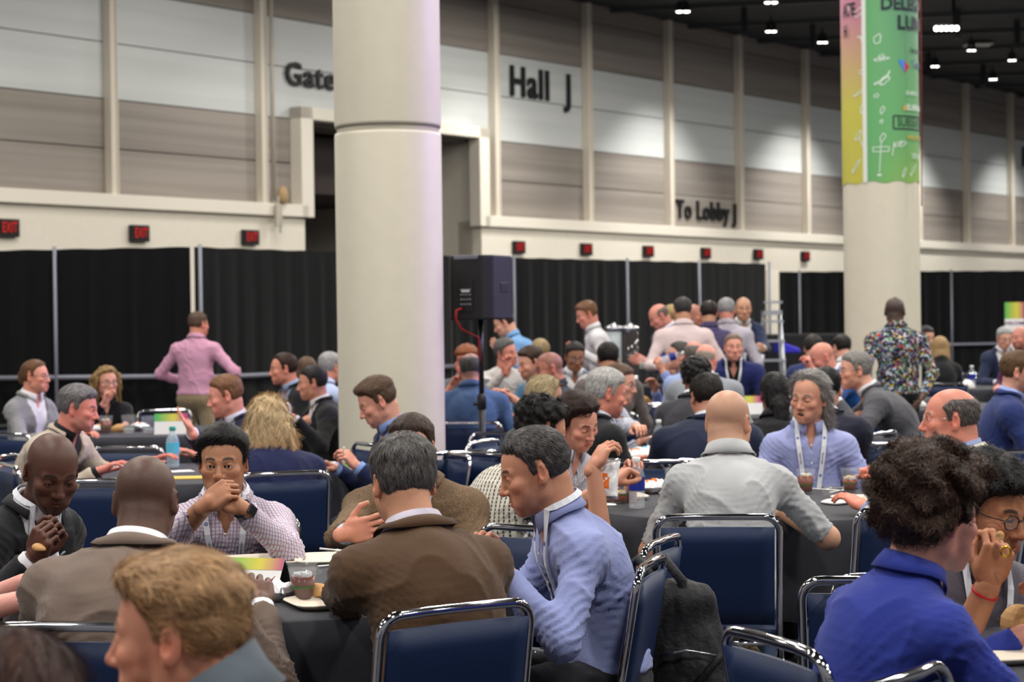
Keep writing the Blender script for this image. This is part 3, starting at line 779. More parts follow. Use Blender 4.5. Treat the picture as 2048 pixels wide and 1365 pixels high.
def add_lanyard(inf, o):
    lift = o.get('lift', .006 if inf['ty'] == 'jacket' else .013)+.004; sway = o.get('sway', 0); bot = o.get('bottom', -.42); wd = o.get('wd', .0095)
    ends = []
    for s in (-1, 1):
        pts = []
        for i in range(8):
            t = i/8; an = PI - (PI-.75)*t     # around the back of the neck to the side
            r = .075*inf['neckw']+.003; pts.append(inf['Nk'] + inf['hdir']*.052 + inf['MC'] @ Vector((s*r*math.sin(an), r*1.04*math.cos(an), .026-.006*t)))
        n = 12
        for i in range(n+1):
            t = i/n; uu = s*(.058*(1-t)**.9+.006) + sway*t; ww = -.012 + (bot+.012)*t
            pts.append(surf_front(inf, uu, ww, lift))
        mb = MB(); M2 = inf['M2']; vs = []
        for i, p in enumerate(pts):
            a, b = pts[max(0, i-1)], pts[min(len(pts)-1, i+1)]; t = (b-a).normalized()
            nrm = (M2 @ Vector((0, 1, 0))) if i > 7 else (p-inf['Nk']-inf['hdir']*.03).normalized()
            sdv = t.cross(nrm).normalized(); vs += [p-sdv*wd+nrm*.0008, p+sdv*wd+nrm*.0008, p+sdv*wd-nrm*.0008, p-sdv*wd-nrm*.0008]
        fs = []
        for i in range(len(pts)-1):
            for k in range(4): fs.append((i*4+k, i*4+(k+1) % 4, i*4+4+(k+1) % 4, i*4+4+k))
        mb.add(vs, fs, 0, False); lo_ = mb.build('lanyard', LANY, inf['root']); ends.append(pts[-1])
        if o.get('text') and inf['lod'] == 0:
            for (i0, txt, sz) in ((10, 'Technip Energies', .0085), (16, 'Technip Energies', .0085)):
                p0, p1 = pts[i0], pts[i0+1]; dr = (p1-p0).normalized(); nrm = M2 @ Vector((0, 1, 0)); nrm = (nrm-dr*nrm.dot(dr)).normalized()
                yv = nrm.cross(dr).normalized()
                text_obj(txt, sz, INK, Matrix.Translation(p0.lerp(p1, .6)+nrm*.0030) @ Matrix((dr, yv, nrm)).transposed().to_4x4(), lo_, off=.0002)
            for i0 in (8, 13, 18):
                if i0 >= len(pts)-1: continue
                p0 = pts[i0]; nrm = M2 @ Vector((0, 1, 0)); mb = MB()
                dr = (pts[i0+1]-pts[i0]).normalized(); yv = nrm.cross(dr).normalized(); MM = Matrix.Translation(p0+nrm*.0014) @ Matrix((dr, yv, nrm)).transposed().to_4x4()
                mb.lathe([(.0045, .0004), (.0060, .0008), (.0070, .0004)], n=12, M=MM); mb.box((-.0035, -.0006, 0), (.0035, .0006, .0008), M=MM); mb.box((-.0006, -.0035, 0), (.0006, .0035, .0008), M=MM); mb.build('emblem', INKBLUE, lo_)
    if o.get('badge', True):
        M = inf['M2']; c = surf_front(inf, sway, bot-.06, lift+.004); mb = MB()
        MM = Matrix.Translation(c) @ M.to_4x4() @ Matrix.Rotation(math.radians(o.get('rot', 4)), 4, 'Y')
        mb.box((-.045, -.001, -.055), (.045, .001, .055), 0, MM); mb.box((-.040, .001, -.05), (.040, .0016, -.015), 1, MM); mb.box((-.03, .001, .01), (.03, .0016, .02), 2, MM)
        mb.build('name_badge', [mat('badge_card', srgb(232, 236, 240), .3), INKBLUE, INK], inf['root'])
# ---------------------------------------------------------------- the hall
def basis(x, z):
    x = Vector(x).normalized(); z = Vector(z).normalized(); y = z.cross(x).normalized(); return Matrix((x, y, z)).transposed().to_4x4()
D0 = 24.0                                                   # distance of the back wall at pixel column 15
WA = P(15, 655, D0); WA.z = 0
WD = Vector(((4000-CX)/F_PX + .013*0, 1, 0)).normalized(); WN = Vector((WD.y, -WD.x, 0))     # wall direction, normal towards the hall
def wt(px, off=0.0):
    """distance along the wall plane (moved off towards the hall) at pixel column px near the horizon"""
    u = (RC @ Vector(((px-CX)/F_PX, 0, -1))); u = u.x/u.y
    A = WA + WN*off
    return (A.y*u - A.x)/(WD.x - WD.y*u)
def wp(t, z, off=0.0): return WA + WD*t + WN*off + Vector((0, 0, z))
def wz(px, py, off=0.0):
    t = wt(px, off); q = wp(t, 0, off); r = P(px, py, q.y)
    for _ in range(3):
        v = RC @ Vector(((px-CX)/F_PX, -(py-CY)/F_PX, -1)); u = v.x/v.y; A = WA+WN*off
        t = (A.y*u - A.x)/(WD.x - WD.y*u); y = A.y+WD.y*t; r = P(px, py, y)
    return t, r.z
WM = lambda off=0: Matrix.Translation(WA + WN*off) @ Matrix((WD, -WN, Vector((0, 0, 1)))).transposed().to_4x4()   # x along wall, -y to hall, z up
cream = mat('painted_wall', srgb(232, 225, 209), .75, var=.02, bump=(40, .05))
cream2 = mat('painted_trim', srgb(236, 229, 214), .6)
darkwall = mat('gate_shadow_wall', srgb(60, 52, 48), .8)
def wall_panel_mat(key, cols, light):
    m = mat(key, (0.5, 0.5, 0.5), .7 if not light else .55, bump=(12, .05)); N, L = nodes_of(m); b = N['Principled BSDF']
    tc = N.new('ShaderNodeTexCoord'); mp = N.new('ShaderNodeMapping'); mp.inputs['Scale'].default_value = (.12, .12, 5.5); nz = N.new('ShaderNodeTexNoise'); nz.inputs['Scale'].default_value = 1.0; nz.inputs['Detail'].default_value = 3
    cr = N.new('ShaderNodeValToRGB'); cr.color_ramp.elements[0].position = .38; cr.color_ramp.elements[1].position = .62
    cr.color_ramp.elements[0].color = (*cols[0], 1); cr.color_ramp.elements[1].color = (*cols[1], 1)
    L.new(tc.outputs['Object'], mp.inputs[0]); L.new(mp.outputs[0], nz.inputs['Vector']); L.new(nz.outputs[0], cr.inputs[0]); L.new(cr.outputs[0], b.inputs['Base Color'])
    return m
taupe = wall_panel_mat('taupe_panel', (srgb(140, 132, 124), srgb(160, 152, 143)), False)
pale = wall_panel_mat('pale_panel', (srgb(206, 210, 208), srgb(214, 217, 215)), True)
Z_LEDGE0, Z_LEDGE1 = wz(0, 404, .09)[1], wz(0, 375, .09)[1]
Z_B1, Z_B2, Z_B3 = wz(1354, 318)[1], wz(0, 36)[1], wz(1354, 163)[1]
T0, T1 = -9.0, 60.0
G0, G1 = wt(613), wt(966)                                  # gate opening
ZG = wz(640, 243)[1]
TP = -0.15                                                  # the panels lie behind the ledge
lowwall = empty('wall_back', (0, 0, 0)); lowwall['kind'] = 'structure'
def wbox(name, t0, t1, z0, z1, o0, o1, m, parent=None, bevel=0, **k):
    """box on the wall: along t0..t1, heights z0..z1, from o0 to o1 towards the hall"""
    mb = MB(); mb.box((t0, -o1, z0), (t1, -o0, z1)); o = mb.build(name, m, parent, bevel); o.matrix_local = WM(); 
    return o
wbox('lower_wall', T0, G0, 0, Z_LEDGE0+.1, -.5, 0, cream, lowwall); wbox('lower_wall', G1, T1, 0, Z_LEDGE0+.1, -.5, 0, cream, lowwall)
posts = [wt(228+8), wt(530+10)]; step = (wt(1627)-wt(1000))/4
post_t = [wt(p) for p in (236-0, 536)] + [wt(1001), wt(1187), wt(1349), wt(1489), wt(1622)]
sp_ = (post_t[-1]-post_t[2])/4
post_t += [post_t[-1]+sp_*i for i in range(1, 8)]; post_t = [post_t[0]-sp_] + post_t
edges = [T0] + post_t + [T1]
bands = [(Z_LEDGE0, Z_LEDGE0+(Z_B1-Z_LEDGE0)*.55, taupe), (Z_LEDGE0+(Z_B1-Z_LEDGE0)*.55, Z_B1, taupe), (Z_B1, (Z_B1+Z_B3)/2+.02, pale), ((Z_B1+Z_B3)/2+.02, Z_B3, pale), (Z_B3, Z_B3+.85, taupe), (Z_B3+.85, CEIL_Z+.2, taupe)]
for i in range(len(edges)-1):
    for z0, z1, m in bands:
        a, b = edges[i], edges[i+1]
        segs = [(a, b)]
        if z0 < ZG:                                         # leave the gate open
            segs = []
            if a < G0: segs.append((a, min(b, G0-.1)))
            if b > G1: segs.append((max(a, G1+.1), b))
        for (p, q) in segs:
            if q-p > .05: wbox('wall_panel', p+.006, q-.006, z0+.008, z1-.008, TP-.05, TP, m, lowwall)
mb = MB()
mb.box((T0, -(TP-.05), Z_LEDGE0), (G0-.1, -(TP-.1), CEIL_Z+.3)); mb.box((G1+.1, -(TP-.05), Z_LEDGE0), (T1, -(TP-.1), CEIL_Z+.3)); mb.box((G0-.1, -(TP-.05), ZG), (G1+.1, -(TP-.1), CEIL_Z+.3))
o = mb.build('panel_backing', mat('panel_joint', srgb(95, 92, 88), .8), lowwall); o.matrix_local = WM()
# ledge and gate frame: one mitred moulding
trim = empty('trim_1'); trim['kind'] = 'structure'
LZ0, LZ1, FW = Z_LEDGE0, Z_LEDGE1, Z_LEDGE1-Z_LEDGE0
wbox('ledge', T0, G0+.0, LZ0, LZ1, TP, .09, cream2, trim, .01); wbox('ledge', G1-.0, T1, LZ0, LZ1, TP, .09, cream2, trim, .01)
wbox('gate_frame', G0-FW*.75, G0+.12, LZ0, ZG+FW, TP, .09, cream2, trim, .01); wbox('gate_frame', G1-.12, G1+FW*.75, LZ0, ZG+FW, TP, .09, cream2, trim, .01)
wbox('gate_frame', G0-FW*.75, G1+FW*.75, ZG, ZG+FW, TP, .09, cream2, trim, .01)
# lobby passage behind the gate
gw = empty('wall_passage'); gw['kind'] = 'structure'
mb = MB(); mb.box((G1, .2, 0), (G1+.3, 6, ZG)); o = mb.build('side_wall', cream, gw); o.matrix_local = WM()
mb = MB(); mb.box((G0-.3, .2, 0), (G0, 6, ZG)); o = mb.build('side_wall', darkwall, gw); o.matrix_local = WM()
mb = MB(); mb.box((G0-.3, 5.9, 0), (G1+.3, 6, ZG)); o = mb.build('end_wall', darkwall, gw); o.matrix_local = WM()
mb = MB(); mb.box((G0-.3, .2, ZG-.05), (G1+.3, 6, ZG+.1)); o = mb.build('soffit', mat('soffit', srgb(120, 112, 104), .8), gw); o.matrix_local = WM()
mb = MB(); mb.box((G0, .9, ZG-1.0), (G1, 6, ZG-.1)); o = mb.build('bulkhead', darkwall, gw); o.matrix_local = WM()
post_m = mat('post_paint', srgb(222, 213, 197), .5)
for i, t in enumerate(post_t):
    if G0-.3 < t < G1+.3: z0 = ZG+FW
    else: z0 = LZ1
    n = empty('trim_%d' % (i+2), wp(t, 0)); n['kind'] = 'structure'
    mb = MB(); mb.box((-.055, 0, z0), (.055, -TP, CEIL_Z)); mb.box((.035, -.02, z0), (.055, 0, CEIL_Z)); q = mb.build('wall_post', post_m, n, .008)
    q.matrix_local = Matrix((WD, -WN, Vector((0, 0, 1)))).transposed().to_4x4()
def pbox(px, off=0.0): return wt(px, off)
# conduit with junction box at the gate
mb = MB(); tc_ = wt(547)
mb.tube([(tc_, -.05, CEIL_Z), (tc_, -.05, LZ1+.05)], .03, 8); mb.box((tc_-.06, -.16, LZ1-.35), (tc_+.06, -.12, LZ1-.02)); mb.tube([(tc_, -.14, LZ1+.1), (tc_+.02, -.16, LZ0-.25)], .012, 6)
q = mb.build('conduit', mat('conduit_paint', srgb(190, 182, 166), .5), trim); q.matrix_local = WM()
mb = MB(); mb.sphere((tc_+.12, -.12, LZ1+.12), (.10, .06, .14), 10); q = mb.build('cable_coil', mat('cable_coil', srgb(180, 150, 110), .7), trim); q.matrix_local = WM()
# floor and ceiling
def floor_mat():
    m = mat('carpet', srgb(92, 92, 96), .95, bump=(300, .4), var=.1); return m
mb = MB(); mb.box((-30, -3, -.1), (60, 70, 0)); q = mb.build('floor', floor_mat()); q['kind'] = 'structure'
ceilm = mat('ceiling_paint', srgb(46, 47, 49), .85, bump=(6, .1))
mb = MB(); mb.box((-30, -3, CEIL_Z+.02), (60, 70, CEIL_Z+.12)); ce = mb.build('ceiling', ceilm); ce['kind'] = 'structure'
grid = mat('ceiling_rail', srgb(62, 64, 66), .6)
for i in range(26):
    mb = MB(); mb.box((-24+0, -.04, CEIL_Z-.06), (58, .04, CEIL_Z+.02)); q = mb.build('ceiling_rail', grid, ce); q.matrix_local = Matrix.Translation((0, 4+i*2.4, 0)) @ Matrix.Rotation(math.radians(-12), 4, 'Z')
# lettering on the wall
lett = mat('wall_lettering', srgb(22, 24, 26), .6)
def split_letters(o, label):
    me = o.data; nv = len(me.vertices); co = np.empty(nv*3, np.float32); me.vertices.foreach_get('co', co); co = co.reshape(-1, 3); par = list(range(nv))
    def find(a):
        while par[a] != a: par[a] = par[par[a]]; a = par[a]
        return a
    key = {}
    for i, v in enumerate(co):
        k = (round(float(v[0]), 4), round(float(v[1]), 4)); 
        if k in key: par[find(i)] = find(key[k])
        else: key[k] = i
    for p in me.polygons:
        a = find(p.vertices[0])
        for b in p.vertices[1:]: par[find(b)] = a
    isl = {}
    for p in me.polygons: isl.setdefault(find(p.vertices[0]), []).append(tuple(p.vertices))
    M = o.matrix_basis.copy(); r = bpy.data.objects.new('wall_sign', None); link(r); r.matrix_world = M.normalized() if False else Matrix.Translation(M.translation); tag(r, label, 'sign')
    for fs in isl.values():
        vs = sorted({v for f in fs for v in f}); mp = {v: i for i, v in enumerate(vs)}; mb = MB(); mb.add([co[v] for v in vs], [tuple(mp[v] for v in f) for f in fs])
        q = mb.build('letter', lett, r); q.matrix_local = Matrix.Translation(-M.translation) @ M
    bpy.data.objects.remove(o)
def wall_text(txt, px, py, hpx, sx, label, off=TP+.03, bold=.020):
    t, z = wz(px, py, off); d = (WA+WD*t).y; s = hpx*d/F_PX/.70
    o = text_obj(txt, s, lett, Matrix.Translation(wp(t, z, off)) @ basis(WD, WN), None, off=s*bold, ext=.02, name='wall_sign', sx=sx, space=1.12)
    split_letters(o, label); return o
wall_text('Gate', 621, 155, 45, 1.04, 'black raised letters reading Gate, cut off by the big cream column')
wall_text('Hall  J', 1082, 173, 58, .90, 'large black raised letters reading Hall J on the pale wall panels')
wall_text('To Lobby J', 1414, 424, 36, .88, 'small black letters reading To Lobby J low on the taupe wall panels')
wall_text('Hall', 2062, 318, 38, .9, 'black letters reading Ha at the right edge of the wall')
# exit signs
exit_box = mat('exit_sign_box', srgb(22, 18, 18), .4); exit_red = mat('exit_red', srgb(200, 16, 12), .4, emit=srgb(220, 24, 16), es=.35); exit_face = mat('exit_face', srgb(16, 4, 4), .3)
places = ['at the far left edge of the wall', 'above the black drape, second from the left', 'third from the left, left of the big column', 'just right of the big column above the loudspeaker', 'second right of the big column', 'third right of the big column, over the drinks urns', 'fourth right of the big column, under the To Lobby lettering', 'second from the right pillar side', 'nearest to the bannered pillar']
for (px, py, hp), pl in zip([(17,456,36),(280,467,33),(502,475,30),(1039,495,25),(1174,499,24),(1298,503,22.5),(1413,506.5,21.5),(1518,509,21),(1612,513,20)], places):
    t, z = wz(px, py, .06); d = (WA+WD*t).y; hgt = hp*d/F_PX; wd = 1.42*hgt
    r = empty('exit_sign', wp(t, z, .06), 0, 'red illuminated EXIT sign ' + pl, 'sign', 'exit signs along the back wall')
    B = basis(WD, WN)
    mb = MB(); mb.box((-wd/2, -hgt/2, -.05), (wd/2, hgt/2, .02)); q = mb.build('housing', exit_box, r, .008); q.matrix_local = B
    mb = MB(); mb.box((-wd*.42, -hgt*.36, .02), (wd*.42, hgt*.36, .024)); q = mb.build('face', exit_face, r); q.matrix_local = B
    text_obj('EXIT', hgt*.84, exit_red, Matrix.Translation(WN*.03) @ B, r, off=0, name='lettering', sx=wd/hgt*.42)
# ---------------------------------------------------------------- round columns
colm = mat('column_paint', srgb(212, 206, 188), .5, var=.02, bump=(30, .03))
def column(px, d, wpx, joint_py, label):
    c = P(px, 640, d); r = wpx/2*d/F_PX; r0 = empty('column', (c.x, c.y, 0), 0, label, 'column')
    zj = P(px, joint_py, d-r).z if joint_py else None
    if zj:
        MB().lathe([(r*.995, 0), (r*1.0, zj-.04), (r*.99, zj-.02), (r*.965, zj-.02)], n=64).build('lower_shaft', colm, r0)
        MB().lathe([(r*.955, zj-.05), (r*.955, zj+.05)], n=64).build('joint', mat('column_joint', srgb(178, 172, 156), .7), r0)
        MB().lathe([(r*.965, zj+.02), (r*.99, zj+.02), (r*1.0, zj+.04), (r, CEIL_Z)], n=64).build('upper_shaft', colm, r0)
    else: MB().lathe([(r, 0), (r, CEIL_Z)], n=64).build('shaft', colm, r0)
    return c, r, r0
column(781, 12.6, 213, 252, 'broad round cream column standing among the tables, left of the centre')
c2, r2, col2 = column(1765, 18.4, 150, None, 'round cream column on the right wrapped by a colourful banner')
# banner around the right column, two printed halves
def banner_mat():
    m = mat('banner_print', (0.5, 0.5, 0.5), .5, vc=True); return m
def banner():
    zb = P(1765, 364, c2.y-r2).z; zt = 5.6; n = 72; rows = 30; R_ = r2*1.012
    a0 = math.radians(-90-34)                               # seam angle (pixel column 1735)
    V, Q, Cc = [], [], []
    for i in range(n+1):
        a = a0 + 2*PI*i/n
        for j in range(rows+1):
            z = zb + (zt-zb)*j/rows; V.append((c2.x+R_*math.cos(a), c2.y+R_*math.sin(a), z + .012*math.sin(i*.8)*(j == 0)))
            u = i/n; v = min(1, (z-zb)/1.75)
            if u < .5:                                      # right half: greens
                g = np.array(srgb(96, 166, 104))*(1-u*1.2) + np.array(srgb(120, 160, 112))*(u*1.2); k = min(1, max(0, (v-.45)*1.5))*min(1, u*5); g = g*(1-k) + np.array(srgb(88, 134, 118))*k
                k2 = max(0, 1-v*4)*min(1, u*4); g = g*(1-k2)+np.array(srgb(140, 180, 80))*k2
            else:                                           # left half: pink over yellow
                k = min(1, max(0, (v-.42)/.5)); g = np.array(srgb(190, 184, 78))*(1-k) + np.array(srgb(186, 122, 142))*k
            Cc.append(g)
    for i in range(n):
        for j in range(rows): Q.append((i*(rows+1)+j, (i+1)*(rows+1)+j, (i+1)*(rows+1)+j+1, i*(rows+1)+j+1))
    r = empty('column_banner', (0, 0, 0), 0, 'green, yellow and pink printed banner wrapped around the right column', 'banner')
    o = bpy.data.objects.new('banner_cloth', np_mesh('banner_cloth', V, Q, [banner_mat()], True, np.array(Cc))); link(o, r)
    mb = MB(); x, y = c2.x+R_*1.01*math.cos(a0), c2.y+R_*1.01*math.sin(a0); mb.box((-.02, -.004, zb), (.02, .004, zt)); s = mb.build('seam_strip', mat('banner_white', srgb(220, 222, 218), .5), r); s.location = (x, y, 0); s.rotation_euler = (0, 0, a0+PI/2)
    dark = mat('banner_ink', srgb(28, 34, 52), .5); whitei = mat('banner_white_ink', srgb(210, 226, 214), .5); orange = mat('banner_orange', srgb(214, 170, 60), .5)
    def wrap(o):                                            # bend a flat mesh onto the column: x is arc length from the seam, y is height
        me = o.data; k = len(me.vertices); a = np.empty(k*3, np.float32); me.vertices.foreach_get('co', a); a = a.reshape(-1, 3)
        M = np.array(o.matrix_basis, np.float32); a = a @ M[:3, :3].T + M[:3, 3]
        an = a0 + a[:, 0]/R_; rr = R_*1.004 + a[:, 2]; w_ = np.stack([c2.x+rr*np.cos(an), c2.y+rr*np.sin(an), a[:, 1]], 1)
        me.vertices.foreach_set('co', w_.astype(np.float32).ravel()); o.matrix_local = Matrix.Identity(4); me.update(); return o
    def zpy(py): return P(1765, py, c2.y-r2).z
    def t(txt, px, py, hpx, m, sx=1.0, name='lettering', bold=.012):
        c = (px-1765)/75.0; an = math.asin(max(-.97, min(.97, c))) - PI/2; s = (an-a0)*R_; h_ = hpx*c2.y/F_PX/.7
        return wrap(text_obj(txt, h_, m, Matrix.Translation((s, zpy(py), .010)), r, off=h_*bold, name=name, sx=sx, align='LEFT'))
    t('DELEGATE', 1753, 8, 24, dark, .95, bold=.03); t('LUNCH', 1785, 46, 26, dark, 1.0, bold=.035)
    t('ATE', 1692.4, 14, 24, dark, .62, bold=.03); t('H', 1693, 56, 24, dark, .5, bold=.03)
    t('Sponsored by', 1812, 98, 9, dark, .9); t('Technip Energies', 1816, 127, 14, mat('banner_violet', srgb(70, 80, 140), .5), .9)
    t('ENERGY', 1801, 186, 8, whitei); t('#', 1795, 215, 11, orange); t('SUBSEA', 1802, 215, 11, whitei, bold=.03); t('SUBSEATIEBACK', 1783, 245, 17, dark, .72, bold=.0)
    t('WELCOME', 1803, 275, 8, orange); t('2024', 1812, 312, 10, whitei)
    # frame around the large word
    def flat(pts, m, lw=.010, closed=False, name='drawing'):
        mb = MB()
        for a, b in zip(pts, pts[1:] + ([pts[0]] if closed else [])):
            a, b = Vector(a), Vector(b); n = max(1, int((b-a).length/.05)); d_ = (b-a).normalized(); q = Vector((-d_.y, d_.x))*lw/2
            for i in range(n):
                p0, p1 = a.lerp(b, i/n), a.lerp(b, (i+1)/n)
                mb.add([(p0.x-q.x, p0.y-q.y, .003), (p0.x+q.x, p0.y+q.y, .003), (p1.x+q.x, p1.y+q.y, .003), (p1.x-q.x, p1.y-q.y, .003)], [(0, 3, 2, 1)])
        return wrap(mb.build(name, m, r))
    def sxy(px, py): return ((math.asin(max(-.97, min(.97, (px-1765)/75.0))) - PI/2 - a0)*R_, zpy(py))
    flat([sxy(1776, 232), sxy(1836, 232), sxy(1838, 258), sxy(1776, 258)], dark, .014, True)
    mb = MB(); a, b, c, d_, e = sxy(1786, 120), sxy(1812, 120), sxy(1800, 145), sxy(1800, 120), sxy(1811, 133)
    wrap(MB().add([(*a, .004), (*c, .004), (*d_, .004)], [(0, 1, 2)]).build('emblem', mat('logo_blue', srgb(60, 130, 220), .5), r))
    wrap(MB().add([(*d_, .004), (*c, .004), (*e, .004)], [(0, 1, 2)]).build('emblem', mat('logo_red', srgb(190, 40, 60), .5), r))
    def loops(px, py, rx, ry, k, m=whitei, lw=.008):
        pts = [sxy(px+rx*math.cos(q*2*PI/14+.3*k)*(1+.25*math.sin(q*k)), py+ry*math.sin(q*2*PI/14)*(1+.25*math.cos(q*k))) for q in range(14)]; flat(pts, m, lw, True)
    for (px, py, rx, ry, k) in [(1747, 78, 6, 11, 1), (1754, 118, 14, 3, 2), (1754, 114, 5, 5, 1), (1757, 156, 14, 12, 5), (1760, 162, 9, 8, 3), (1744, 191, 4, 4, 1), (1755, 220, 4, 7, 2), (1753, 243, 2.5, 4, 1), (1755, 275, 5, 8, 2), (1785, 288, 8, 5, 3), (1794, 288, 7, 5, 2), (1797, 345, 4, 9, 3), (1817, 340, 7, 11, 4), (1720, 141, 5, 6, 1), (1715, 182, 9, 7, 4), (1719, 215, 3, 9, 2), (1712, 268, 5, 9, 3), (1708, 330, 6, 12, 4), (1716, 20, 9, 8, 2)]: loops(px, py, rx, ry, k)
    flat([sxy(1737, 294), sxy(1767, 294), sxy(1767, 303), sxy(1737, 303)], whitei, .008, True); flat([sxy(1752, 285), sxy(1748, 345)], whitei, .008); flat([sxy(1744, 350), sxy(1752, 350)], whitei, .02); flat([sxy(1712, 70), sxy(1724, 72), sxy(1722, 66)], whitei, .012); flat([sxy(1718, 72), sxy(1724, 100)], whitei, .01)
    flat([sxy(1773, 312), sxy(1777, 284)], whitei, .008); flat([sxy(1713, 270), sxy(1726, 310)], whitei, .01)
banner()
# red cable beside the banner column and a framed notice in the distance
mb = MB(); a = P(1846, 640, 18.0); mb.tube([(a.x, a.y, CEIL_Z), (a.x+.01, a.y, 4), (a.x, a.y, 2.6)], .006, 6); tag(mb.build('cable', mat('red_cable', srgb(120, 40, 36), .6)), 'thin dark red cable hanging beside the bannered column', 'cable')
# ---------------------------------------------------------------- ceiling lights
lit = mat('lamp_glow', (1, 1, 1), emit=(1, .97, .92), es=9.0); lith = mat('lamp_body', srgb(30, 30, 32), .5)
LP = [(1366,22,28,'leftmost twin ceiling light'), (1542,4,26,'twin light at the top edge above the third wall post'), (1542,62,22,'twin ceiling light in the middle of the row'), (1645,84,20,'twin ceiling light left of the bannered column'), (1869,132,18,'twin ceiling light right of the bannered column'), (1986,158,16,'rightmost low twin ceiling light'), (1943,100,17,'single bluish light high on the right'), (2024,120,16,'single bluish light at the right edge')]
for px, py, wpx, lb in LP:
    p = PZ(px, py, CEIL_Z-.28); wd = wpx*p.y/F_PX
    if p.y > 60 or p.y < 0: p = P(px, py, 34)
    r = empty('ceiling_light', p, 0, lb + ' hanging from the dark ceiling', 'light', 'ceiling lights of the hall')
    for s in (-1, 1):
        mb = MB(); mb.lathe([(wd*.12, .16), (wd*.2, .12), (wd*.27, .0), (wd*.26, -.01)], (s*wd*.26, 0, 0), 16); mb.build('shade', lith, r)
        mb = MB(); mb.sphere((s*wd*.26, 0, -.005), (wd*.24, wd*.24, wd*.10), 12); mb.build('lamp', lit, r)
    mb = MB(); mb.tube([(0, 0, .1), (0, 0, CEIL_Z-p.z)], .02, 6); mb.box((-wd*.35, -.03, .12), (wd*.35, .03, .17)); mb.build('hanger', lith, r)
p = PZ(1893, 57, CEIL_Z-.55); r = empty('spotlight_cluster', p, 0, 'very bright cluster of spotlights hanging high on the right', 'light')
wd = 48*p.y/F_PX; warm = mat('warm_glow', (1, .8, .6), emit=(1, .78, .5), es=6); hot = mat('hot_glow', (1, 1, 1), emit=(1, 1, 1), es=14)
for i in range(5):
    mb = MB(); mb.sphere(((i-2)*wd*.21, 0, 0), wd*.095, 10); mb.build('lamp', hot, r)
    if i < 4: MB().sphere(((i-1.5)*wd*.22, .1, wd*.15), wd*.05, 8).build('lamp', warm, r)
mb = MB(); mb.box((-wd*.55, -.05, wd*.1), (wd*.55, .05, wd*.14)); mb.tube([(wd*.3, 0, wd*.1), (wd*.3, 0, CEIL_Z-p.z)], .03, 6); mb.build('truss', lith, r)
p = PZ(1956, 87, CEIL_Z-.02); MBo = MB(); MBo.box((-.27, -.22, -.04), (.27, .22, -.02)); q = MBo.build('ceiling_vent', mat('vent_metal', srgb(190, 190, 190), .6)); q.location = p; tag(q, 'grey flat rectangular vent panel on the ceiling at right', 'vent')
for i, (px, py) in enumerate([(1488, 36), (1625, 66), (1857, 122), (1966, 142), (2034, 62), (1915, 40)]):
    p = PZ(px, py, CEIL_Z-.2) if i < 5 else PZ(px, py, CEIL_Z-.2)
    q = MB().box((-.05, -.05, -.35), (.05, .05, .2)).build('ceiling_bracket', lith); q.location = p; tag(q, 'small dark bracket hanging from the ceiling ' + ('right of the leftmost twin light', 'left of the twin light beside the bannered column', 'above the second light right of the column', 'above the rightmost low twin light', 'at the right edge', 'by the bright spotlight cluster')[i], 'bracket', 'dark ceiling brackets')
# ---------------------------------------------------------------- pipe and drape
drape_m = mat('black_drape', srgb(13, 14, 16), .92, spec=.12, bump=(200, .15), sheen=.15)
pipe_m = mat('drape_pipe', srgb(128, 130, 142), .5, .3)
def drape(A, B, H, n_post, label, folds=13.0, rail=1.02, post_px=None, amp=.028, z0=.03):
    A, B = Vector((A.x, A.y, 0)), Vector((B.x, B.y, 0)); D = B-A; L = D.length; u = D/L; nrm = Vector((u.y, -u.x, 0))
    if nrm.y > 0: nrm = -nrm
    r = empty('drape_wall', A, 0, label, 'drape', 'black pipe and drape partitions')
    n = int(L*22); V, Q = [], []; rows = [z0, H*.35, H*.7, H-.10, H-.035, H]
    for i in range(n+1):
        s = L*i/n
        f = math.sin(s*folds*1.7 + 1.9*math.sin(s*2.1)) + .5*math.sin(s*folds*3.1+2*math.sin(s*.9)); q = .5+.5*math.sin(s*.8+1.3*math.sin(s*1.7))
        for j, z in enumerate(rows):
            k = amp*(.25+.75*q)*(1, .95, .8, .5, .12, .12)[j]; p = u*s + nrm*f*k*.6; V.append((p.x, p.y, z + (.004*math.sin(s*11) if j == 5 else 0)))
    m = len(rows)
    for i in range(n):
        for j in range(m-1): Q.append((i*m+j, (i+1)*m+j, (i+1)*m+j+1, i*m+j+1))
    o = bpy.data.objects.new('curtain', np_mesh('curtain', V, Q, [drape_m])); link(o, r)
    for t in (post_px or [i*L/max(1, n_post-1) for i in range(n_post)]):
        p = u*t + nrm*.07; mb = MB(); mb.tube([(p.x, p.y, 0), (p.x, p.y, H+.03)], .021, 8); mb.box((p.x-.2, p.y-.2, 0), (p.x+.2, p.y+.2, .01)); mb.build('upright', pipe_m, r)
    if rail:
        mb = MB(); a, b = nrm*.06+Vector((0, 0, rail)), u*L+nrm*.06+Vector((0, 0, rail)); mb.tube([a, b], .028, 8); mb.build('crossbar', pipe_m, r)
    return r
HD = 2.44
def DP(px, d): return PX(px, d, 1.0)
def seg_t(A, B, px):                                        # distance along A-B where the column px crosses
    v = RC @ Vector(((px-CX)/F_PX, 0, -1)); u = v.x/v.y; D = (B-A); t = (A.x - A.y*u)/(D.y*u - D.x); return t*D.length
A1, B1 = DP(-260, 21.6), DP(384, 21.2)
drape(A1, B1, HD, 2, 'black drape on the far left, behind the standing man in pink', rail=1.0, post_px=[seg_t(A1, B1, 116)], z0=.2)
A2, B2 = DP(392, 21.2), DP(905, 25.2)
drape(A2, B2, HD, 2, 'black drape between the pink shirt man and the big column', rail=.98, post_px=[.02], amp=.02)
A3_, B3 = DP(905, 25.2), DP(1533, 30.6)
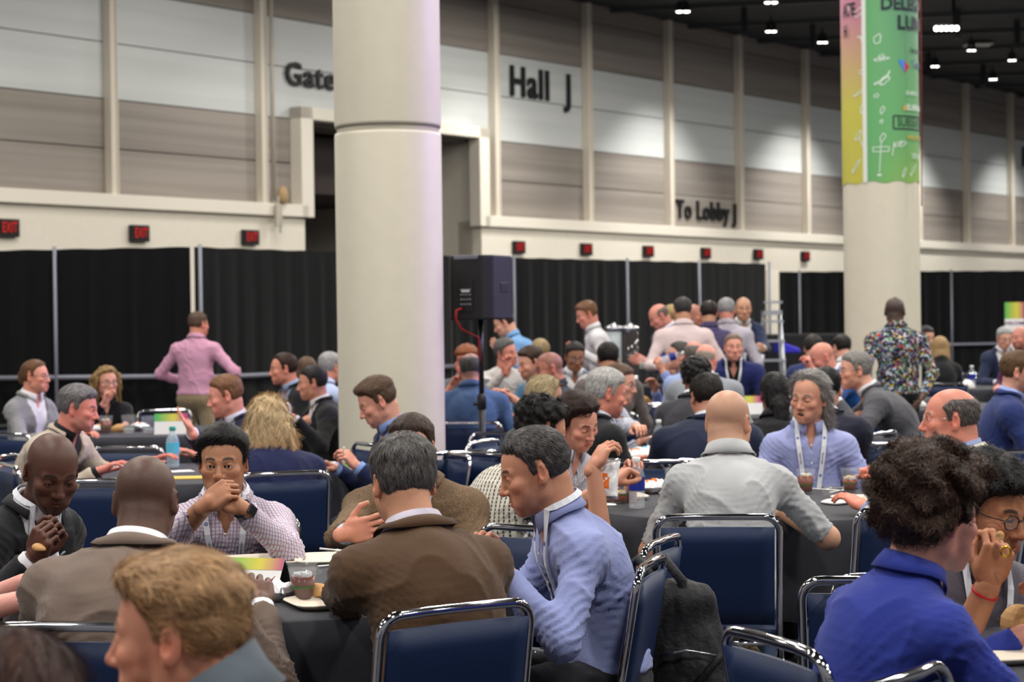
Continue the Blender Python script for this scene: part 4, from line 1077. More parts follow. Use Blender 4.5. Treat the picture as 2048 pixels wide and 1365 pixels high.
drape(A3_, B3, HD, 2, 'long black drape behind the drinks urns and the standing group', rail=0, post_px=[seg_t(A3_, B3, 1022), seg_t(A3_, B3, 1249), seg_t(A3_, B3, 1393), seg_t(A3_, B3, 1533)])
A4, B4 = DP(1556, 36.0), DP(2250, 38.5)
drape(A4, B4, HD, 2, 'distant black drape behind the bannered column and the far tables', rail=1.0, post_px=[seg_t(A4, B4, 1597), seg_t(A4, B4, 1900)], amp=.05)
p = DP(1546, 31.5); q = MB().box((-.10, -.1, 0), (.10, .1, 2.36)).build('white_post', cream2); q.location = (p.x, p.y, 0); tag(q, 'white square post at the right end of the long black drape', 'post')
# ---------------------------------------------------------------- chairs
chrome = mat('chrome', srgb(205, 205, 210), .08, 1.0)
vinyl = mat('blue_vinyl', srgb(13, 35, 72), .5, spec=.4, bump=(500, .15))
def rbox_pad(w_, z0, z1, y0, y1, t, curve=.02, n=8, m=6):
    """soft pad between heights z0..z1, leaning from y0 to y1, thickness t"""
    mb = MB(); vs = []
    for side in (1, -1):
        for i in range(n+1):
            for j in range(m+1):
                u, v = i/n*2-1, j/m*2-1
                e = (1-abs(u)**6)**.5*(1-abs(v)**6)**.5 if abs(u) < 1 and abs(v) < 1 else 0
                y = y0+(y1-y0)*j/m + curve*(u*u)*1.0 + side*t/2*(.35+.65*e)
                vs.append((u*w_/2, y, z0+(z1-z0)*j/m))
    k = (n+1)*(m+1); fs = []
    for i in range(n):
        for j in range(m):
            a = i*(m+1)+j; fs.append((a, a+1, a+m+2, a+m+1)); fs.append((k+a, k+a+m+1, k+a+m+2, k+a+1))
    for i in range(n):
        for j in (0, m): a = i*(m+1)+j; fs.append((a, a+m+1, k+a+m+1, k+a) if j == 0 else (a, k+a, k+a+m+1, a+m+1))
    for j in range(m):
        for i in (0, n): a = i*(m+1)+j; fs.append((a, k+a, k+a+1, a+1) if i == 0 else (a, a+1, k+a+1, k+a))
    mb.add(vs, fs, 0, True); return mb
def arc(c, r, a0, a1, n, ax):
    return [Vector(c) + Vector(ax[0])*r*math.cos(a0+(a1-a0)*i/n) + Vector(ax[1])*r*math.sin(a0+(a1-a0)*i/n) for i in range(n+1)]
def make_chair():
    r = empty('banquet_chair')
    W = .215; q = lambda z: -.205-.075*(z-.42)/.44
    pts = [(-W, q(.42), .42), (-W, q(.62), .62)] + [(-W+.055-.055*math.cos(t), q(.805+.055*math.sin(t)), .805+.055*math.sin(t)) for t in [PI/2*i/6 for i in range(7)]]
    pts += [(x_, y_+.012*(abs(x_) < .1), z_) for x_, y_, z_ in [(-.08, q(.86), .86), (.08, q(.86), .86)]]
    pts += [(-x, y, z) for x, y, z in pts[:9][::-1]]
    mb = MB(); mb.tube(pts, .0125, 10); mb.build('back_frame', chrome, r)
    rbox_pad(.395, .475, .825, q(.475)+.004, q(.825)+.004, .042, -.015).build('backrest', vinyl, r)
    sp_ = rbox_pad(.43, -.225, .225, 0, 0, .055, 0.0); M = Matrix.Translation((0, .01, .445)) @ Matrix.Rotation(-PI/2, 4, 'X'); sp_.v = [tuple(M @ Vector(v)) for v in sp_.v]; sp_.build('seat', vinyl, r)
    mb = MB(); mb.tube([(-.2, .225, .405), (-.2, -.22, .41), (.2, -.22, .41), (.2, .225, .405)], .010, 8, closed=True); mb.build('seat_frame', chrome, r)
    for s in (-1, 1):
        MB().tube([(s*.2, .21, .40), (s*.222, .235, .2), (s*.225, .24, .012)], .0115, 8).build('leg', chrome, r)
        MB().tube([(s*.215, -.19, .44), (s*.232, -.225, .2), (s*.235, -.25, .012)], .0115, 8).build('leg', chrome, r)
    for s in (-1, 1): MB().tube([(s*.225, .236, .16), (s*.232, -.23, .16)], .008, 6).build('stretcher', chrome, r)
    return r
_chair0 = None
def chair_at(x, y, rz, label, group='blue banquet chairs with chrome frames'):
    global _chair0
    if _chair0 is None: _chair0 = make_chair(); c = _chair0
    else: c = copy_tree(_chair0)
    c.location = (x, y, 0); c.rotation_euler = (0, 0, rz); tag(c, label, 'chair', group); return c
def chair_px(px, d, yaw, label):
    """chair whose top rail centre shows at column px, distance d; the sitter would face yaw"""
    p = P(px, 900, d); th = math.radians(yaw+180); back = Matrix.Rotation(th, 3, 'Z') @ Vector((0, -.28, 0)); return chair_at(p.x-back.x, p.y-back.y, th, label)
# ---------------------------------------------------------------- tables
clothm = mat('black_tablecloth', srgb(52, 53, 60), .8, spec=.3, bump=(400, .2), sheen=.1)
woodm = mat('table_ply', srgb(150, 120, 90), .6)
TZ = .768
TABLES = {}
def table(name, px, d, label, rot=20, R=.76, z=TZ, cm=None):
    c = P(px, 700, d); c.z = 0; TABLES[name] = (c, R, z)
    r = empty('round_table', c, 0, 'round table under ' + label, 'table', 'round banquet tables')
    MB().lathe([(0.001, z-.035), (R-.01, z-.035), (R-.005, z-.02), (R-.01, z-.006), (0.001, z-.006)], n=40).build('tabletop', woodm, r)
    for s in (-1, 1):
        MB().tube([(s*.35, -.35, .01), (s*.35, -.3, .1), (s*.35, 0, .2), (s*.35, .3, .1), (s*.35, .35, .01)], .014, 6).build('leg', chrome, r)
        MB().tube([(s*.35, 0, .2), (s*.35, 0, z-.04)], .018, 6).build('leg', chrome, r)
    n = 120; seed = len(TABLES)*1.7; V = [(c.x, c.y, z)]; rings = [(.5, 0), (.93, 0), (.985, 0), (1.0, .03)] + [(1.01, f) for f in (.12, .3, .5, .75, 1.0)]
    for k, (rr, f) in enumerate(rings):
        for i in range(n):
            a = 2*PI*i/n; aa = a + math.radians(rot); ext = 1.14/max(abs(math.cos(aa)), abs(math.sin(aa))); drop = min(.70, ext-R)
            fold = math.sin(a*9+seed+1.5*math.sin(a*2+seed))*.5+.5*math.sin(a*17+seed*2)
            dz = max(0.0, f)*drop if f > .03 else (.004 if f else 0)
            q = R*rr + (dz*.06 + fold*dz*.085 if f > .03 else 0)
            V.append((c.x+q*math.cos(a), c.y+q*math.sin(a), z-dz + (.0012*math.sin(a*5+k+seed) if f == 0 else 0)))
    F3 = [(0, 1+i, 1+(i+1) % n) for i in range(n)]; Q = [(1+k*n+i, 1+(k+1)*n+i, 1+(k+1)*n+(i+1) % n, 1+k*n+(i+1) % n) for k in range(len(rings)-1) for i in range(n)]
    mb = MB(); mb.add(V, F3+Q, 0, True); o = mb.build('tablecloth', cm or clothm); tag(o, label, 'tablecloth', 'black round tablecloths')
    return c
def on(tb, px, py, lift=0.0, margin=.08):
    """point on the named table's top under pixel (px, py), kept within its rim"""
    c, R, z = TABLES[tb]; p = PZ(px, py, z); v = p-c; v.z = 0
    if v.length > R-margin:
        q = P(px, py, c.y); v2 = Vector((q.x-c.x, (p.y-c.y), 0)); v2.x = max(-(R-margin), min(R-margin, v2.x)); m = math.sqrt(max(0, (R-margin)**2-v2.x**2)); v2.y = max(-m, min(m, v2.y)); v = v2
        k = c.y+v.y; qq = P(px, py, k); v.x = max(-(R-margin), min(R-margin, qq.x-c.x))
    return Vector((c.x+v.x, c.y+v.y, z+lift+.001))
# ---------------------------------------------------------------- table ware
plastic = mat('clear_plastic', (1, 1, 1), .04, alpha=.05, spec=.9); icem = mat('ice', srgb(225, 235, 240), .1, alpha=.5)
tea = mat('iced_tea', srgb(122, 44, 14), .05, spec=.6); darktea = mat('dark_tea', srgb(84, 22, 12), .05, spec=.6); lemon = mat('lemon', srgb(236, 190, 50), .5); greenband = mat('cup_print', srgb(60, 120, 60), .5, alpha=.8)
def cup(p, label, fill=.62, liquid=None, s=1.0, wedge=True, group='clear plastic cups'):
    r = empty('plastic_cup', p, rnd.random()*6, label, 'cup', group); H, r0, r1 = .105*s, .029*s, .042*s; rad = lambda z: r0+(r1-r0)*z/H
    MB().lathe([(0.001, .002), (r0*.9, .002), (r0, .006), (rad(H*.5), H*.5), (r1, H), (r1*1.06, H), (r1*1.07, H+.003), (r1*1.0, H+.003), (rad(H*.5)-.0012, H*.5), (r0*.95, .006), (0.001, .005)], n=28).build('cup_wall', plastic, r)
    if fill: MB().lathe([(0.001, .006), (r0*.93, .007), (rad(H*fill)-.002, H*fill), (0.001, H*fill)], n=24).build('drink', liquid or tea, r)
    mb = MB(); mb.lathe([(rad(H*.36)+.0006, H*.36), (rad(H*.42)+.0006, H*.42)], n=28); mb.build('printed_band', greenband, r)
    for i in range(4):
        a = i*1.7; M = Matrix.Translation((math.cos(a)*.018*s, math.sin(a)*.018*s, H*fill+.002)) @ Matrix.Rotation(a, 4, 'X') @ Matrix.Rotation(a*2, 4, 'Z'); MB().box((-.010, -.010, -.010), (.010, .010, .010), M=M).build('ice_cube', icem, r, .003)
    if wedge: MB().prism([(.028*s*math.cos(t), .028*s*math.sin(t)) for t in [PI*i/8 for i in range(9)]], -.004, .004, M=Matrix.Translation((0, -.012, H*fill*.8)) @ Matrix.Rotation(1.2, 4, 'X')).build('lemon_wedge', lemon, r)
    return r
waterm = mat('water', (1, 1, 1), .03, alpha=.16, spec=.8); petm = mat('bottle_plastic', srgb(225, 235, 245), .06, alpha=.20, spec=.9); bluelab = mat('bottle_label', srgb(28, 44, 140), .4)
def bottle(p, label, h=.20, capc=None, lab=None, water=.8, txt=None, petmat=None):
    r = empty('water_bottle', p, 0, label, 'bottle'); R_ = h*.158; s = h
    prof = [(0.001, .004*s), (R_*.6, 0), (R_*.93, .02*s), (R_, .07*s)]
    for i in range(5): z = .10*s+i*.055*s; prof += [(R_, z), (R_*.94, z+.02*s), (R_, z+.04*s)]
    prof += [(R_, .62*s), (R_*.93, .70*s), (R_*.6, .81*s), (R_*.42, .86*s), (R_*.42, .93*s)]
    MB().lathe(prof, n=24).build('bottle_wall', petmat or petm, r)
    MB().lathe([(R_*.48, .90*s), (R_*.50, .905*s), (R_*.50, .985*s), (R_*.44, 1.0*s), (0.001, 1.0*s)], n=20).build('cap', capc or WHITE, r)
    MB().lathe([(R_*1.015, .36*s), (R_*1.015, .62*s)], n=28).build('label_wrap', lab or bluelab, r)
    if water: MB().lathe([(0.001, .01*s), (R_*.88, .02*s), (R_*.9, water*.6*s), (0.001, water*.6*s)], n=20).build('water', waterm, r)
    if txt: text_obj(txt, h*.055, WHITE, Matrix.Translation((0, -R_*1.03, .49*s)) @ basis((1, 0, 0), (0, -1, 0)), r)
    return r
cream_plate = mat('fibre_plate', srgb(226, 216, 198), .7); paper = mat('white_paper', srgb(236, 236, 234), .7); crust = mat('bread', srgb(196, 150, 98), .8, var=.15); leafm = mat('salad_leaf', srgb(96, 140, 44), .6, var=.3); foilm = mat('foil', srgb(200, 200, 205), .2, .8)
def plate(p, label, rz=0.2, w_=.13, food=None):
    r = empty('square_plate', p, rz, label, 'plate'); h = w_
    mb = MB(); vs = []; prof = [(1.0, .016), (.97, .017), (.80, .004), (.0, .004)]; n = 32
    def sq(a, k): c, s = math.cos(a), math.sin(a); e = (abs(c)**5+abs(s)**5)**(-1/5); return (c*e*h*k, s*e*h*k)
    for k, z in [(.78, 0.0), (1.0, .013)] + prof:
        for i in range(n): x, y = sq(2*PI*i/n, max(k, .001)); vs.append((x, y, z))
    m = 6; mb.add(vs, [(j*n+i, j*n+(i+1) % n, (j+1)*n+(i+1) % n, (j+1)*n+i) for j in range(m-1) for i in range(n)], 0, True); mb.build('dish', cream_plate, r)
    if food == 'salad': salad(r, (0, 0, .01))
    if food == 'cookie': MB().lathe([(0.001, 0), (.030, 0), (.034, .004), (.031, .010), (0.001, .012)], (-.02, -.03, .006), 16).build('cookie', crust, r)
    return r
def blob_mesh(n, spread, size, seed, flat=.6):
    g = random.Random(seed); mb = MB()
    for i in range(n):
        c = (g.gauss(0, spread), g.gauss(0, spread*.7), abs(g.gauss(0, spread*.35))+size*.4); a = g.random()*6
        M = Matrix.Translation(c) @ Matrix.Rotation(a, 4, 'Z') @ Matrix.Rotation(g.uniform(-.9, .9), 4, 'X'); s = size*g.uniform(.6, 1.3)
        vs = [(-s, 0, 0), (-s*.4, s*.6, s*.25), (s*.5, s*.5, -s*.1), (s, 0, s*.2), (s*.4, -s*.6, 0), (-s*.5, -s*.5, s*.3), (0, 0, s*.35)]
        mb.add([M @ Vector(v) for v in vs], [(6, 0, 1), (6, 1, 2), (6, 2, 3), (6, 3, 4), (6, 4, 5), (6, 5, 0)], 0, False)
    return mb
def salad(r, c):
    o = blob_mesh(26, .028, .018, len(bpy.data.objects)).build('salad', leafm, r); o.location = c; o['kind'] = 'stuff'; return o
def crumple(p, label, m, size=.06, seed=1, flat=.5, name='paper_napkin', cat='napkin', group=None, sx=1.0):
    """crumpled sheet: a folded, creased closed lump"""
    n, k = 22, 12; g = np.random.RandomState(seed); d = g.randn(14, 3); d /= np.linalg.norm(d, axis=1, keepdims=True); V = []
    for j in range(k+1):
        th = PI*j/k
        for i in range(n):
            a = 2*PI*i/n; v = np.array([math.sin(th)*math.cos(a), math.sin(th)*math.sin(a), math.cos(th)])
            s = 1 + .30*sum(abs(float(v @ q))**3*(1 if i2 % 2 else -1) for i2, q in enumerate(d))/2.2; V.append((v[0]*size*s*sx, v[1]*size*s, max(0, v[2]*size*flat*s+size*flat*.45)))
    mb = MB(); mb.add(V, [(j*n+i, (j+1)*n+i, (j+1)*n+(i+1) % n, j*n+(i+1) % n) for j in range(k) for i in range(n)], 0, False)
    o = mb.build(name, m); o.location = p; o.rotation_euler = (0, 0, seed*1.3); tag(o, label, cat, group); return o
def chip_bag(p, label, cols, L=.17, W=.13, rz=0.0, tilt=0.0, stand=0.0, group=None):
    r = empty('snack_bag', p, rz, label, 'snack bag', group); n, k = 14, 12; V = []
    for s in (1, -1):
        for i in range(n+1):
            for j in range(k+1):
                u, v = i/n*2-1, j/k*2-1; e = max(0, 1-u*u)**.5*max(0, 1-v*v)**.5
                z = s*.030*e*(1+.25*math.sin(u*7+v*5)) + .003*math.sin(u*19+v*3)*(.2+e); V.append((u*L/2*(1-.04*v*v), v*W/2*(1-.08*(1-u*u)), z+.03))
    N_ = (n+1)*(k+1); fs, ms = [], []
    for s in (0, 1):
        for i in range(n):
            for j in range(k):
                a = s*N_+i*(k+1)+j; q = (a, a+k+1, a+k+2, a+1); fs.append(q if s == 0 else q[::-1]); ms.append(1 if 2 < i < 8 and 2 < j < 9 and (i+j) % 5 else (2 if i in (0, n-1) else 0))
    me = np_mesh('bag_foil', V, fs, [cols[0], cols[1], foilm], True, None, ms); o = bpy.data.objects.new('bag_foil', me); link(o, r); o.rotation_euler = (stand, tilt, 0); o.location = (0, 0, .04*math.sin(stand) if stand else 0)
    return r
bag_w = mat('bag_white', srgb(225, 225, 228), .25, spec=.7); bag_o = mat('bag_orange', srgb(226, 110, 30), .25, spec=.7); bag_r = mat('bag_dark_red', srgb(110, 24, 20), .25, spec=.7); bag_c = mat('bag_cyan', srgb(90, 190, 220), .25, spec=.7)
def tent_card(p, label, rz, L=.20, hgt=.11, w_=.10):
    """folded table card; x runs along the ridge"""
    r = empty('tent_card', p, rz, label, 'card'); t = .002
    rb = mat('card_rainbow', (.5, .5, .5), .5)
    if not rb.get('done'):
        N, Lk = nodes_of(rb); tc = N.new('ShaderNodeTexCoord'); sp = N.new('ShaderNodeSeparateXYZ'); mr = N.new('ShaderNodeMapRange'); mr.inputs[1].default_value = -.1; mr.inputs[2].default_value = .1
        cr = N.new('ShaderNodeValToRGB'); cr.color_ramp.elements[0].color = (*srgb(70, 180, 90), 1); cr.color_ramp.elements[1].color = (*srgb(190, 60, 130), 1); e = cr.color_ramp.elements.new(.6); e.color = (*srgb(215, 205, 70), 1)
        Lk.new(tc.outputs['Object'], sp.inputs[0]); Lk.new(sp.outputs[0], mr.inputs[0]); Lk.new(mr.outputs[0], cr.inputs[0]); Lk.new(cr.outputs[0], N['Principled BSDF'].inputs['Base Color']); rb['done'] = 1
    for s, m_ in ((-1, paper), (1, mat('card_back', srgb(60, 72, 62), .5))):
        mb = MB(); a, b = Vector((0, 0, hgt)), Vector((0, s*w_/2, 0)); n = Vector((0, s*hgt, w_/2)).normalized()*t
        mb.add([(-L/2, a.y, a.z), (L/2, a.y, a.z), (L/2, b.y, b.z), (-L/2, b.y, b.z), (-L/2, a.y-n.y, a.z-n.z), (L/2, a.y-n.y, a.z-n.z), (L/2, b.y-n.y, b.z), (-L/2, b.y-n.y, b.z)], [(0, 1, 2, 3), (7, 6, 5, 4), (0, 4, 5, 1), (2, 6, 7, 3), (1, 5, 6, 2), (0, 3, 7, 4)]); mb.build('card_leaf', m_, r)
    mb = MB(); n = Vector((0, -hgt, w_/2)).normalized()*.0008; a, b = Vector((0, 0, hgt)), Vector((0, -w_/2*.38, hgt*.62)); mb.add([(-L/2, a.y+n.y, a.z+n.z), (L/2, a.y+n.y, a.z+n.z), (L/2, b.y+n.y, b.z+n.z), (-L/2, b.y+n.y, b.z+n.z)], [(3, 2, 1, 0)]); mb.build('printed_strip', rb, r)
    return r
def fork(p, q, label, parent=None):
    p, q = Vector(p), Vector(q); d = (q-p).normalized(); mb = MB(); sdv = d.cross(Vector((0, 0, 1))).normalized()
    mb.tube([p, p.lerp(q, .3), p.lerp(q, .68)], [.0045, .0032, .003], 6); 
    mb.tube([p.lerp(q, .68)-sdv*.008, p.lerp(q, .68)+sdv*.008], .004, 6)
    for s in (-1.5, -.5, .5, 1.5): mb.tube([p.lerp(q, .68)+sdv*.0052*s, q+sdv*.0055*s], [.0022, .0014], 5)
    o = mb.build('plastic_fork', WHITE); return tag(o, label, 'fork')
# ---------------------------------------------------------------- tables in place
table('T1', 525, 5.75, 'black tablecloth in the foreground with the dark iced tea and tent card', 30)
table('T2', 1522, 8.08, 'black tablecloth on the table of the man with long grey hair', 5)
table('T3', 430, 10.2, 'black tablecloth on the table with the large water bottle at left', 40)
table('T4', 330, 14.3, 'black tablecloth on the far left table with drinks and green card', 10)
table('T6', 925, 14.9, 'black tablecloth on the table behind the loudspeaker stand', 25, R=.74)
table('T7', 1195, 16.0, 'black tablecloth on the far table of the man in grey blazer', 15, R=.66)
table('T8', 1330, 17.9, 'black tablecloth on the far table in front of the man drinking water', 0, R=.74)
table('T8b', 1525, 15.8, 'black tablecloth on the far table with the white tent card', 33, R=.74)
table('T9', 1292, 11.0, 'black tablecloth on the table with salad and cyan chip bag', 35)
table('T10', 1535, 12.5, 'black tablecloth on the table of the man with clasped hands', 50)
table('T11', 1880, 16.6, 'black tablecloth on the table with napkins right of the printed shirt man', 12)
table('T12', 1965, 21.0, 'black tablecloth on the most distant table at the right edge', 30)
table('T13', 2440, 4.15, 'black tablecloth at the lower right corner under the young men', 30, R=.74)
table('T14', 1730, 18.3, 'black tablecloth on the far table of the bald man eating', 20, R=.7)
# ---------------------------------------------------------------- people
S = srgb
def HR(style='short', col=(50, 38, 30), col2=None, **k):
    d = dict(style=style, col=S(col), **k)
    if col2: d['col2'] = S(col2)
    return d
def J(col, shirt=(225, 226, 232), **k): return dict(type='jacket', col=col, shirt=shirt, **k)
def T(col, type='shirt', **k): return dict(type=type, col=col, **k)
longf = lambda L, sp_=.078, r=.034, back=.05, y=-.03: [C((-sp_+.006, -.02, .03), (-sp_-.006, y, -L), r, r*.7, .02), C((sp_-.006, -.02, .03), (sp_+.006, y, -L), r, r*.7, .02), E((0, -.065, -L*.45), (.080, back, L*.75), None, .03)]
GRP = 'guests seated at lunch'
def who(w_, rest, h, d, yaw, chair=True, **k):
    k.setdefault('group', None)
    inf = person(w_ + (', ' + rest if rest else ''), h, d, yaw, **k)
    if chair and not k.get('stand'):
        r = inf['root']; Rz = inf['Rz']; o = Rz @ Vector((0, .055, 0)); chair_at(r.location.x+o.x, r.location.y+o.y, r.rotation_euler.z, 'blue padded chrome chair under the ' + w_)
    return inf
# --- front table
i1 = who('blond man in a slate fleece', 'blurred profile facing left in the foreground', (352, 1272), 2.93, -95, hyaw=-98, pitch=3, skin=(216, 150, 122), lean=34, nl=.8, brow=(150, 110, 70), seat=.50,
    hair=HR(col=(140, 100, 66), col2=(222, 182, 134), top=.018, side=.003, quiff=.016, amp=.0025, fr=30, mix=.45, n=14000, len=.03, wd=.0010, flow=(0, -1, -.4), lift=.25, curl=.1), top=T((92, 102, 112), 'sweater', wr=.8, collar=True), beard=((190, 140, 100), .25), legs=(50, 52, 60), detail=0)
who('brown-haired woman at the lower left corner', 'only the blurred crown of her head showing', (22, 1462), 2.35, 175, hyaw=170, pitch=12, skin='fair', woman=True, hair=HR('long', (48, 26, 20), (92, 52, 40), top=.018, side=.016, long=longf(.20), mix=.3, n=9000, len=.05, fr=22), top=T((60, 50, 50), 'blouse'), seat=.44, chair=False)
i3 = who('bald man in a black blazer', 'white shirt, looking down, left of the front table', (104, 944), 6.05, 62, hyaw=30, pitch=24, tilt=-3, lean=22, skin=(92, 60, 48), hs=1.03, stub=((30, 20, 18), .25), brow=(34, 24, 20), eye=.45,
    top=J((26, 27, 31), (226, 228, 234), open=-.11, v=(-.34, .24)), aR=('p', 64, 1120, 5.75), aL=('p', 92, 1105, 5.95), hR='grip', hL='grip', pnR=(-1, 0, 0), pnL=(1, 0, 0), fR=(.1, .5, .8), fL=(-.2, .5, .8), lanyard=dict(text=True, badge=False), legs=(25, 26, 30), beard=((30, 20, 18), .25))
i5 = who('bald man in a taupe suit jacket', 'seen from behind, leaning on the front table', (292, 1003), 4.9, 172, hyaw=178, pitch=14, lean=27, skin=(100, 72, 60), hs=1.0, neckw=1.12, w=1.22, belly=.02, stub=((60, 44, 40), .4, 0), top=J((116, 100, 90), wr=1.3, flatcollar=False), aL=('t', -.2, .42, .81), aR=('t', .26, .44, .81), legs=(60, 54, 50))
i6 = who('man in a checked shirt with clasped hands', 'facing the camera, dark hair, smartwatch', (446, 927), 6.45, 2, hyaw=0, pitch=4, lean=20, skin='ind', hs=.98, brow=(26, 20, 18), jaw=1.05,
    hair=HR(col=(14, 12, 13), col2=(34, 30, 30), top=.020, side=.009, quiff=.006, n=12000, len=.026, flow=(.8, -.9, -.5), lift=.18, hl=.010), top=dict(type='shirt', mat=pattern('check_shirt', 'check', S(214, 208, 218), S(150, 140, 176), S(176, 130, 150)), wr=1.1),
    aL=('p', 484, 1018, 6.12), aR=('p', 410, 1012, 6.10), hL='grip', hR='grip', fL=(.85, .0, .5), fR=(-.75, .05, .55), pnL=(.2, -.5, -.6), pnR=(-.2, -.7, -.5), elL=(-.9, .1, -1), elR=(.9, .1, -1), lanyard=dict(text=True, badge=False, wd=.010), legs=(40, 44, 56), beard=((70, 52, 44), .18))
i7 = who('grey-haired man in a brown jacket', 'back to the camera, eating at the front table', (806, 966), 5.0, -153, chair=False, hyaw=-158, pitch=10, lean=22, skin=(206, 150, 120), neckw=1.06, w=1.06, belly=.02, elL=(-.15, -.3, -1),
    hair=HR(col=(52, 50, 50), col2=(128, 124, 122), top=.018, side=.008, mix=.40, n=15000, len=.018, flow=(.2, .1, -1), lift=.22, fr=40, hl=0), top=J((80, 58, 40), (196, 190, 205), wr=1.2), aL=('p', 672, 1178, 5.4), aR=('t', .12, .46, .84), hL='grip', pnL=(.8, 0, -.4), legs=(56, 46, 40), brow=(70, 66, 64))
i8 = who('man in a brown tweed blazer', 'mostly hidden behind the grey-haired man, hand raised', (822, 897), 6.9, -5, hyaw=-12, pitch=2, lean=8, skin=(214, 150, 126), w=1.15, hair=HR(col=(56, 42, 36), col2=(92, 74, 64), top=.013, side=.006, n=9000, len=.014, hl=0),
    top=dict(type='jacket', mat=pattern('tweed', 'tweed', S(140, 114, 84), S(62, 48, 38)), shirt=(206, 214, 232), v=(-.36, .2)), aR=('p', 692, 1068, 6.45), hR='open', fR=(-1, .15, .25), pnR=(0, -1, .1), legs=(50, 44, 40), elR=(.8, 0, -1))
i9 = who('man in a light blue shirt with lanyard', 'facing left, looking down at his plate', (1068, 943), 5.45, -78, chair=False, hyaw=-84, pitch=17, lean=16, skin=(196, 140, 112), hs=1.0, brow=(48, 38, 34), eye=.6, w=1.0,
    hair=HR(col=(46, 42, 42), col2=(110, 106, 106), top=.012, side=.0055, mix=.28, n=15000, len=.012, flow=(0, -.7, -.8), lift=.25, rec=.006, fr=44, hl=.002), top=T((142, 152, 200), wr=1.5), beard=((90, 76, 72), .28),
    aL=('p', 1006, 1142, 5.22), aR=('p', 990, 1122, 5.5), hL='loose', hR='loose', lanyard=dict(text=True, bottom=-.40, sway=.03), legs=(26, 28, 34), elL=(-.8, .35, -1))
i4 = who('person just outside the left edge', 'only bare pink forearms reaching over the front table', (-225, 952), 5.2, 88, hyaw=80, lean=20, skin=(222, 158, 146), hair=HR(), top=T((60, 80, 70), 'polo'), aR=('p', 34, 1205, 5.1), aL=('p', 48, 1168, 5.35), hR='loose', hL='loose')
# --- second table
i10 = who('curly black-haired man in a chain-pattern shirt', 'bearded profile turned right, tattooed forearm', (1084, 864), 7.4, 122, hyaw=112, pitch=14, lean=24, skin=(198, 142, 116), brow=(26, 20, 18), eye=.6,
    hair=HR('curly', (13, 11, 12), (44, 38, 36), top=.026, side=.008, amp=.0065, fr=34, lump=.25, n=9000, len=.014, curl=1.2, lift=.5, hl=.004), top=dict(type='short', mat=pattern('chain_shirt', 'chain', S(208, 204, 192), S(60, 54, 50), S(120, 112, 104)), sl=.85), beard=((34, 26, 24), .75),
    aR=('p', 1187, 938, 7.15), aL=('p', 1218, 968, 7.35), hR='loose', hL='grip', fR=(.1, .55, .8), pnR=(0, .8, -.6), fL=(.2, .7, .5), elR=(.1, .1, -1), legs=(46, 46, 50))
i11 = who('brunette woman in a striped blouse', 'looking down, long dark brown hair', (1156, 845), 8.1, 42, hyaw=44, pitch=26, tilt=8, lean=16, woman=True, skin=(222, 160, 138), eye=.45, brow=(60, 40, 32), seat=.56,
    hair=HR('long', (32, 20, 17), (74, 48, 40), top=.020, side=.014, long=longf(.17, .080, .030), n=11000, len=.05, fr=30, mix=.3), top=dict(type='blouse', mat=pattern('stripe_blouse', 'stripe', S(212, 212, 218), S(70, 74, 104)), sl=1.2), aL=('p', 1262, 952, 8.1), aR=('t', .16, .38, .82), hL='loose', legs=(40, 40, 50))
who('white-haired man in a black jacket', 'turned right, lanyard round his neck', (1214, 788), 9.7, 118, hyaw=104, pitch=12, lean=14, skin=(216, 140, 120), hair=HR(col=(150, 148, 146), col2=(215, 213, 210), top=.020, side=.010, mix=.6, n=6000, len=.02, hl=.004), top=J((24, 25, 28), (200, 205, 225)), w=1.12, brow=(150, 145, 140), legs=(28, 28, 32))
who('blonde woman behind the curly-haired man', 'straight hair, face turned away to the right', (1092, 797), 10.1, 128, hyaw=112, pitch=8, woman=True, hair=HR('long', (140, 118, 84), (206, 188, 150), top=.016, side=.012, long=longf(.24), mix=.5, n=5000, len=.06), top=T((50, 60, 58), 'blouse'))
who('man in a white plaid shirt', 'hidden behind the white-haired man, reaching for chips', (1240, 768), 11.9, 60, hyaw=70, pitch=10, lean=14, hair=HR(col=(90, 66, 50), col2=(130, 100, 80)), glasses=True, top=dict(type='shirt', mat=pattern('plaid', 'check', S(212, 214, 222), S(120, 128, 150), S(150, 150, 170), s=2.2)), aL=('p', 1288, 862, 11.3), hL='loose')
i16 = who('bald man in a light grey work shirt', 'seen from behind at the second table', (1457, 845), 7.2, 176, chair=False, hyaw=152, pitch=6, lean=20, skin=(204, 156, 128), hs=1.04, neckw=1.22, w=1.04, belly=.03, stub=((150, 116, 100), .35), jaw=1.1,
    top=T((182, 184, 186), 'short', sl=.92, wr=1.7, untuck=1, collar=True), aR=('p', 1570, 1028, 7.35), aL=('t', -.2, .42, .8), legs=(58, 74, 100), extra='feet_back', elR=(.9, -.2, -.8))
i17 = who('man with long swept-back grey hair', 'eyes closed and talking, light blue shirt and lanyard', (1618, 797), 9.15, -4, hyaw=-36, pitch=6, tilt=-4, lean=3, skin=(206, 148, 124), mouth=1.0, eye=.3, brow=(110, 96, 88), w=.98, jaw=.96, seat=.50,
    hair=HR('long', (84, 80, 78), (168, 164, 160), top=.020, side=.012, rec=.040, hl=.012, mix=.45, n=12000, len=.045, flow=(0, -1, -.8), fr=30, long=[C((-.074, -.03, .02), (-.076, -.045, -.115), .026, .026, .02), C((.074, -.03, .02), (.076, -.045, -.115), .026, .026, .02), E((0, -.07, -.05), (.070, .045, .09), None, .03)]),
    top=T((160, 168, 216), wr=1.2, open=-.07), lanyard=dict(text=True, badge=False, bottom=-.44, wd=.011), aL=('t', -.26, .26, .80), aR=('t', .24, .28, .80), detail=0, legs=(60, 60, 70))
